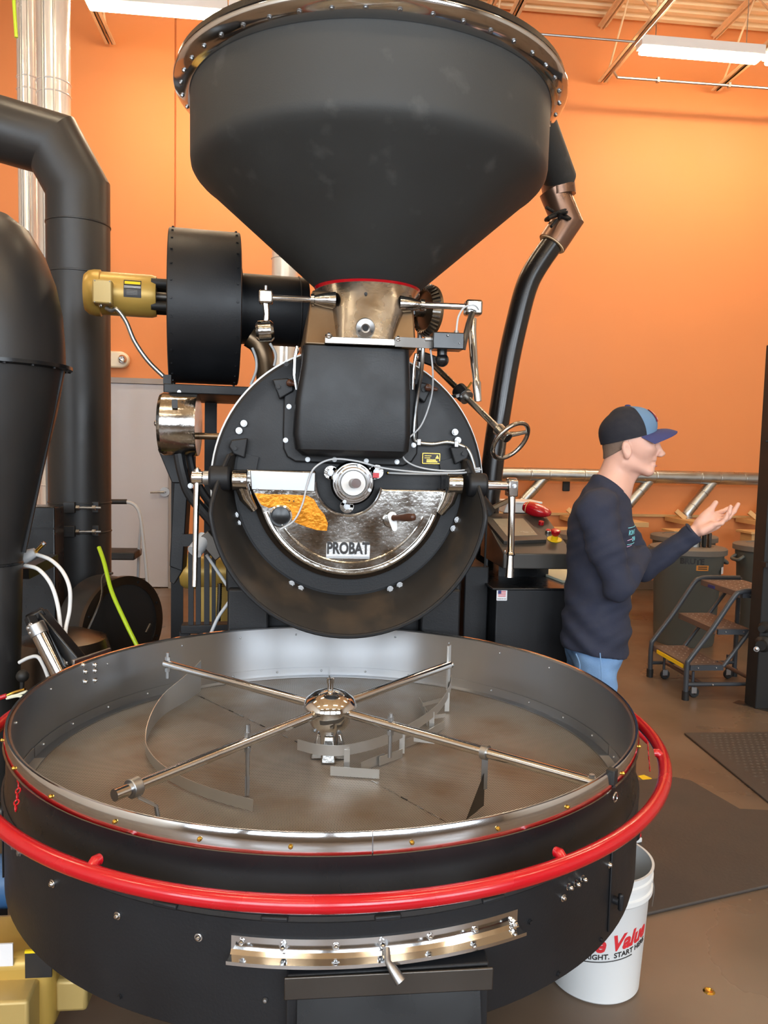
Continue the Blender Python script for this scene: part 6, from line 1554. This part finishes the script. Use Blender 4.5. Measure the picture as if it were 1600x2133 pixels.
MYc = 3.0
def mp_(px, py, y=MYc): return at(px, py, y)
man = thing('person', 'man in a navy long-sleeved shirt, jeans and trucker cap gesturing with one open hand', 'person', (1.18, 3.0, 0))
hc = mp_(1306, 930); HA = math.radians(-17); HR = Matrix.Rotation(HA, 3, 'Z')
def hp(px, py, dy=0.0):        # head point: profile pixel plus sideways offset, turned a little away from us
    p = mp_(px, py)+V(0, dy, 0); return hc+HR @ (p-hc)
S = SDF((1.02, 2.72, .96), (1.80, 3.26, 1.72), .0032)
S.ell(hp(1308, 900), (.096, .076, .098), .02, HR)
S.ell(hp(1318, 925), (.085, .068, .085), .03, HR)                 # mid face
S.ell(hp(1334, 935), (.052, .058, .060), .03, HR)                 # cheeks
for sg in (-1, 1):
    S.cone(hp(1300, 962, sg*.052), hp(1345, 981, sg*.018), .018, .017, .03)       # jaw line
    S.ell(hp(1347, 935, sg*.038), (.016, .018, .014), .02, HR)                    # cheek bone
    S.ell(hp(1363, 927, sg*.032), (.012, .017, .011), .012, HR, sub=True)         # eye socket
    S.ell(hp(1369, 948, sg*.012), (.011, .008, .008), .008, HR)                   # nostril wing
S.ell(hp(1346, 979), (.022, .026, .019), .02, HR)
S.ell(hp(1339, 957), (.037, .032, .030), .02, HR)                 # chin
S.cone(hp(1358, 917, -.028), hp(1358, 917, .028), .010, .010, .02)                # brow
S.cone(hp(1358, 914), hp(1370, 941), .009, .011, .018)           # nose bridge
S.ell(hp(1373, 945), (.013, .011, .009), .008, HR)                # nose tip
S.cone(hp(1356, 957, -.014), hp(1356, 957, .014), .009, .009, .015)               # upper lip
S.cone(hp(1355, 968.5, -.013), hp(1355, 968.5, .013), .009, .009, .012)               # lower lip
S.cone(hp(1363, 962.5, -.015), hp(1363, 962.5, .015), .0035, .0035, .004, sub=True)
S.cone(hp(1352, 962.5, -.03), hp(1360, 962.5, -.018), .003, .0035, .005, sub=True)
# ear
er = Matrix.Rotation(math.radians(-14), 3, 'Y')
S.ell(hp(1301, 937, -.077), (.018, .0105, .034), .006, HR @ er)
S.ell(hp(1303.5, 935, -.090), (.0115, .0095, .023), .005, HR @ er, sub=True)
S.ell(hp(1302, 951, -.076), (.009, .007, .009), .006, HR)
S.ell(hp(1307, 936, .076), (.0155, .010, .031), .006, HR)
# neck and chest core
S.cone(hp(1291, 962), mp_(1268, 1028), .058, .066, .03)
S.cone(hp(1318, 985), mp_(1296, 1030), .020, .024, .03)
S.cone(mp_(1268, 1030), mp_(1250, 1110), .075, .10, .04)
S.ell(mp_(1249, 1130), (.105, .15, .15), .04)
S.cone(mp_(1255, 1052, 2.86), mp_(1255, 1052, 3.14), .05, .05, .04)
# arms inside the sleeves
S.chain([mp_(1262, 1060, 3.15), mp_(1345, 1182, 3.11), mp_(1442, 1112, 3.02)], [.044, .033, .024], .012)
S.chain([mp_(1237, 1066, 2.84), mp_(1288, 1220, 2.80), mp_(1328, 1165, 2.92)], [.046, .036, .026], .02)
# open hand: palm, four bent fingers, thumb from its side
wr_ = mp_(1446, 1108, 3.02); kn_ = mp_(1496, 1077, 3.01)
ax_h = (kn_-wr_).normalized(); nrm_h = V(-.25, -.80, .45); nrm_h = (nrm_h-ax_h*nrm_h.dot(ax_h)).normalized(); sd_h = ax_h.cross(nrm_h).normalized()
RH = Matrix((ax_h, sd_h, nrm_h)).transposed()
S.cone(wr_-ax_h*.01, wr_+ax_h*.02, .025, .025, .012)
S.ell(wr_.lerp(kn_, .50), (.055, .039, .0165), .015, RH)
S.ell(wr_.lerp(kn_, .75), (.036, .041, .014), .012, RH)
S.cone(mp_(1458, 1090, 3.02), mp_(1474, 1070, 3.02), .020, .016, .015)            # thumb mound
S.cone(mp_(1462, 1106, 2.99), mp_(1484, 1094, 2.985), .018, .016, .015)           # heel of the hand
FG = [([(1490, 1071, 3.035), (1504, 1066, 3.05), (1514, 1061, 3.06), (1524, 1056, 3.065)], [.0115, .0098, .0088, .0075]),
      ([(1497, 1076, 3.015), (1517, 1078, 3.025), (1529, 1065, 3.03), (1538, 1050, 3.03)], [.0120, .0105, .0098, .0082]),
      ([(1496, 1084, 2.995), (1511, 1082, 2.99), (1519, 1068, 2.985), (1522, 1055, 2.985)], [.0115, .0100, .0092, .0078]),
      ([(1490, 1092, 2.975), (1503, 1090, 2.965), (1512, 1080, 2.96), (1515, 1070, 2.96)], [.0105, .0088, .0080, .0068])]
for pts, rad in FG: S.chain([mp_(*p) for p in pts], rad, .006)
S.chain([mp_(1466, 1078, 3.02), mp_(1479, 1064, 3.025), mp_(1491, 1047, 3.025)], [.017, .0125, .0105], .010)
body = mobj('body', S.mesh('body', K['skin'], 2), man)
# eyes, lips, nails
for sg in (-1, 1):
    p = hp(1352, 927, sg*.031); MB().sph(p, .0115, 16, 10).obj('eye', K['white'], man)
    MB().sph(p+HR @ V(.0088, -.001*sg, 0), .0042, 12, 8).obj('iris', K['wooddark'], man)
MB().tube(spline([hp(1357, 969.5, -.016), hp(1362, 970, 0), hp(1357, 969.5, .016)], 5), [.003]*0+[.0034]*11, 8).obj('lower_lip', K['lip'], man)
# cropped hair around the back and sides of the head
S2 = SDF((1.12, 2.88, 1.46), (1.36, 3.12, 1.66), .003)
S2.ell(hp(1307, 912), (.0965, .0775, .080), .02, HR); S2.cone(hp(1289, 935), hp(1287, 956), .058, .054, .02)
X_, Y_, Z_ = S2.coords(); zl = hp(1270, 957).z; 
cx_, cy_ = hp(1312, 930).x, hp(1312, 930).y; ux, uy = math.cos(HA), math.sin(HA)
fwd = (X_-cx_)*ux+(Y_-cy_)*uy
lim = fwd*.95+.016
S2.D = np.maximum(S2.D, np.maximum(fwd+.012, zl-Z_+(fwd+.10)*.62)); S2.D = np.maximum(S2.D, Z_-hp(1300, 918).z)
mobj('hair', S2.mesh('hair', K['hair'], 2), man)
# --- shirt
T_ = SDF((.98, 2.66, .72), (1.66, 3.32, 1.48), .0055)
TR_ = Matrix.Rotation(math.radians(-14), 3, 'Z')
T_.ell(mp_(1250, 1108), (.126, .180, .165), .05, TR_)
T_.ell(mp_(1247, 1200), (.126, .160, .21), .06, TR_)
T_.ell(mp_(1240, 1318), (.134, .172, .24), .06, TR_)
T_.cone(mp_(1252, 1052, 2.85), mp_(1252, 1052, 3.15), .062, .062, .06)
T_.cone(mp_(1268, 1027), mp_(1255, 1070), .072, .10, .05)
T_.cone(mp_(1276, 990), mp_(1262, 1040), .066, .078, .04)
T_.chain([mp_(1240, 1066, 2.83), mp_(1262, 1140, 2.80), mp_(1288, 1222, 2.79)], [.070, .062, .052], .035)
T_.chain([mp_(1288, 1222, 2.79), mp_(1308, 1196, 2.83), mp_(1334, 1158, 2.93)], [.052, .050, .043], .02)
T_.chain([mp_(1262, 1060, 3.16), mp_(1305, 1125, 3.14), mp_(1345, 1184, 3.11)], [.064, .058, .051], .03)
T_.chain([mp_(1345, 1184, 3.11), mp_(1392, 1150, 3.07), mp_(1444, 1111, 3.02)], [.051, .046, .040], .015)
X_, Y_, Z_ = T_.coords()
wr1 = np.sin(58*Z_+36*X_-20*Y_+1.5*np.sin(17*X_+9*Z_)); wr2 = np.sin(95*Z_-60*X_+34*Y_+2*np.sin(21*Z_))
low = np.clip((1.12-Z_)/.3, 0, 1)
T_.D = T_.D+(.0038*wr1*(0.5+low)+.0018*wr2)
hem = mp_(1240, 1352).z
T_.D = np.maximum(T_.D, hem+(X_-1.18)*-.10+.004*np.sin(30*Y_+20*X_)-Z_)
# neck opening
ncx = mp_(1274, 1015); nn_ = V(.60, 0, .80)
dpl = (X_-ncx.x)*nn_.x+(Z_-ncx.z)*nn_.z
T_.D = np.where(X_ < 1.37, np.maximum(T_.D, dpl), T_.D)
# cuff
cf = mp_(1447, 1106, 3.02); cd = (mp_(1447, 1107, 3.02)-mp_(1392, 1150, 3.07)).normalized()
T_.D = np.where(X_ > 1.5, np.maximum(T_.D, (X_-cf.x)*cd.x+(Y_-cf.y)*cd.y+(Z_-cf.z)*cd.z), T_.D)
shirt = mobj('shirt', T_.mesh('shirt', K['shirt'], 2), man)
u, v, w_ = frame(nn_)
ring = []
for i in range(40):
    a = 2*PI*i/40; ring.append(ncx+V(-.002, 0, 0)+u*(.0705*math.cos(a))+v*(.0705*math.sin(a)))
MB().tube(ring, .0085, 10, closed=True).obj('collar', K['shirt'], shirt)
cu_, cv_, _w = frame(cd)
MB().tube([cf-cd*.006+cu_*(.040*math.cos(2*PI*i/30))+cv_*(.040*math.sin(2*PI*i/30)) for i in range(30)], .0045, 8, closed=True).obj('cuff', K['shirt'], shirt)
# chest print, projected on the shirt front quarter facing the camera
from mathutils.bvhtree import BVHTree
sm_ = shirt.data; bvh = BVHTree.FromPolygons([v_.co for v_ in sm_.vertices], [tuple(p.vertices) for p in sm_.polygons])
def on_shirt(u_, z_):
    # wrap around the chest: u_ is an angle from straight ahead (+x) towards the camera side
    o_ = V(1.20, 3.0, z_); d_ = V(math.cos(u_), -math.sin(u_), 0)
    hit = bvh.ray_cast(o_+d_*.35, -d_)
    return (hit[0]+d_*.0012) if hit[0] is not None and (hit[0]-o_).length < .18 else o_+d_*.132
def print_text(body_, size, u0, z0, mtl, slope=.25):
    vs, fs = text_mesh(body_, size, 0, bold=.0006, sx=.8); out = []
    for x, y, z in vs: out.append(on_shirt(u0-x/.135, z0+y+x*slope))
    MB().add(out, fs).obj('chest_lettering', mtl, shirt, smooth=0)
def print_line(u0, u1, z0, z1, mtl):
    P = [on_shirt(u0+(u1-u0)*i/12, z0+(z1-z0)*i/12) for i in range(13)]; MB().tube(P, .0013, 6).obj('chest_stripe', mtl, shirt)
zc_ = mp_(1312, 1105).z
print_text('ROM FOUR', .026, .88, zc_+.004, K['cyan'], .0); print_text('OF LIFE', .024, .84, zc_-.022, K['cyan'], .0)
print_line(1.3, .35, zc_+.024, zc_+.026, K['cyan']); print_line(1.3, .35, zc_-.040, zc_-.040, K['cyan'])
print_line(1.3, 1.05, zc_-.024, zc_-.020, K['pinkprint']); print_line(1.3, 1.0, zc_-.048, zc_-.045, K['pinkprint'])
# --- jeans and shoes
J_ = SDF((.98, 2.74, .04), (1.42, 3.28, .92), .007)
J_.ell(mp_(1240, 1345), (.108, .142, .12), .04)
hipz = .78
J_.chain([V(1.165, 2.935, .80), V(1.185, 2.91, .48), V(1.155, 2.895, .08)], [.084, .068, .052], .03)
J_.chain([V(1.175, 3.075, .80), V(1.215, 3.10, .48), V(1.19, 3.11, .08)], [.088, .068, .052], .03)
X_, Y_, Z_ = J_.coords(); J_.D = J_.D+.0025*np.sin(55*Z_+30*X_+18*Y_)+.0012*np.sin(120*Z_-40*Y_)
jeans = mobj('jeans', J_.mesh('jeans', K['jeans'], 2), man)
pk = mp_(1212, 1378, 2.83); MB().tube(spline([mp_(1200, 1362, 2.86), mp_(1208, 1385, 2.83), mp_(1205, 1420, 2.83)], 5), .0025, 6).obj('pocket_seam', K['jeans'], jeans)
MB().tube(spline([mp_(1250, 1360, 2.835), mp_(1253, 1400, 2.82), mp_(1254, 1445, 2.81)], 5), .0022, 6).obj('side_seam', K['jeans'], jeans)
for fx_, fy_ in ((1.125, 2.885), (1.16, 3.115)):
    Q = SDF((fx_-.06, fy_-.09, .0), (fx_+.30, fy_+.09, .16), .0055)
    Q.ell(V(fx_+.03, fy_, .07), (.065, .042, .055), .03); Q.cone(V(fx_+.05, fy_, .06), V(fx_+.205, fy_-.004, .042), .044, .034, .03)
    X_, Y_, Z_ = Q.coords(); Q.D = np.maximum(Q.D, .018-Z_)
    sh = mobj('shoe', Q.mesh('shoe', K['inkblack'], 2), man)
    MB().pxy([(fx_-.028+.27*t, fy_-(.041*math.sin(PI*(.12+.80*t))**.5)) for t in [i/16 for i in range(17)]]+[(fx_-.028+.27*t, fy_+(.041*math.sin(PI*(.12+.80*t))**.5)) for t in [1-i/16 for i in range(17)]], .012, .030).obj('sole', K['white'], sh, bevel=.004)
    MB().sph(V(fx_+.225, fy_, .04), (.018, .03, .016), 14, 8).obj('toe_trim', K['redplastic'], sh)
# --- cap
cp = man
cc = hp(1307, 905)
def rim_py(th): return 893+(928-893)*((1-math.cos(th))/2)**.62
def crown(th, ph, off=0.0):
    fx = math.cos(th); fy = math.sin(th)
    a_ = (.111 if fx > 0 else .111-.011*min(1, -fx*2))+off; b_ = .084+off
    rz_ = hp(1307, rim_py(th)).z; top = hp(1302, 846).z+off
    s_ = math.cos(ph*PI/2)**(.62 if fx > .3 else .74); bulge = .016*math.sin(min(1, ph*1.8)*PI)*(1 if fx < 0 else .25)
    z_ = rz_+(top-rz_)*math.sin(ph*PI/2)**.95
    lean = -.004*ph
    return cc*0+V(cc.x, cc.y, 0)+HR @ V((a_+bulge)*fx*s_+lean, (b_+bulge*.5)*fy*s_, 0)+V(0, 0, z_)
def crown_part(t0, t1, nm, mtl):
    NTH, NPH = 28, 16; vs = []; 
    for off in (0, -.004):
        for i in range(NTH+1):
            for j in range(NPH+1): ph_ = j/NPH*.995; ex_ = math.radians(24)*ph_*(1 if t0 < 0 else -1); vs.append(crown((t0-ex_)+((t1+ex_)-(t0-ex_))*i/NTH, ph_, off))
    W_ = NPH+1; Bq = (NTH+1)*W_; fs = []
    for i in range(NTH):
        for j in range(NPH):
            q = i*W_+j; fs += [(q, q+1, q+W_+1, q+W_), (Bq+q, Bq+q+W_, Bq+q+W_+1, Bq+q+1)]
        fs.append((i*W_, i*W_+W_, Bq+i*W_+W_, Bq+i*W_))
    return MB().add(vs, fs).obj(nm, mtl, cp, smooth=60)
SE = math.radians(54)
capb = crown_part(SE, 2*PI-SE, 'cap', K['capdark'])
front = crown_part(-SE, SE, 'cap_front_panel', K['capblue']); front.parent = capb; front.matrix_parent_inverse = Matrix.Identity(4)
MB().sph(crown(0, .999)+V(-.002, 0, .001), (.012, .012, .006), 14, 8).obj('cap_button', K['capnavy'], capb)
NB, NQ = 24, 10; vs = []
for off in (0, -.004):
    for i in range(NB+1):
        s_ = -1+2*i/NB; th = s_*math.radians(66); r_ = crown(th, 0.0); 
        for j in range(NQ+1):
            t = j/NQ; ext = .076*t*(1-.35*s_*s_)+.0*t
            dv_ = HR @ V(ext, -.0*s_, 0)
            vs.append(r_+dv_+V(0, 0, -.018*s_*s_*t-.006*t+.006*math.sin(PI*t)*(1-s_*s_)+off))
W_ = NQ+1; Bq = (NB+1)*W_; fs = []
for i in range(NB):
    for j in range(NQ):
        q = i*W_+j; fs += [(q, q+1, q+W_+1, q+W_), (Bq+q, Bq+q+W_, Bq+q+W_+1, Bq+q+1)]
    fs += [(i*W_+NQ, Bq+i*W_+NQ, Bq+i*W_+W_+NQ, i*W_+W_+NQ), (i*W_, i*W_+W_, Bq+i*W_+W_, Bq+i*W_)]
for j in range(NQ): fs += [(j, Bq+j, Bq+j+1, j+1), (NB*W_+j, NB*W_+j+1, Bq+NB*W_+j+1, Bq+NB*W_+j)]
MB().add(vs, fs).obj('cap_brim', K['capnavy'], capb, smooth=50)
def patch(t0, t1, p0, p1, off, nm, mtl):
    vs = []; n_ = 8
    for i in range(n_+1):
        for j in range(n_+1): vs.append(crown(t0+(t1-t0)*i/n_, p0+(p1-p0)*j/n_, off))
    MB().add(vs, [(i*(n_+1)+j, i*(n_+1)+j+1, (i+1)*(n_+1)+j+1, (i+1)*(n_+1)+j) for i in range(n_) for j in range(n_)]).obj(nm, mtl, capb)
patch(-.36, .36, .22, .64, .003, 'cap_patch', K['patchred'])
patch(-.22, -.06, .40, .56, .0042, 'patch_mark', K['sticker']); patch(-.24, -.10, .27, .33, .0042, 'patch_mark', K['sticker'])
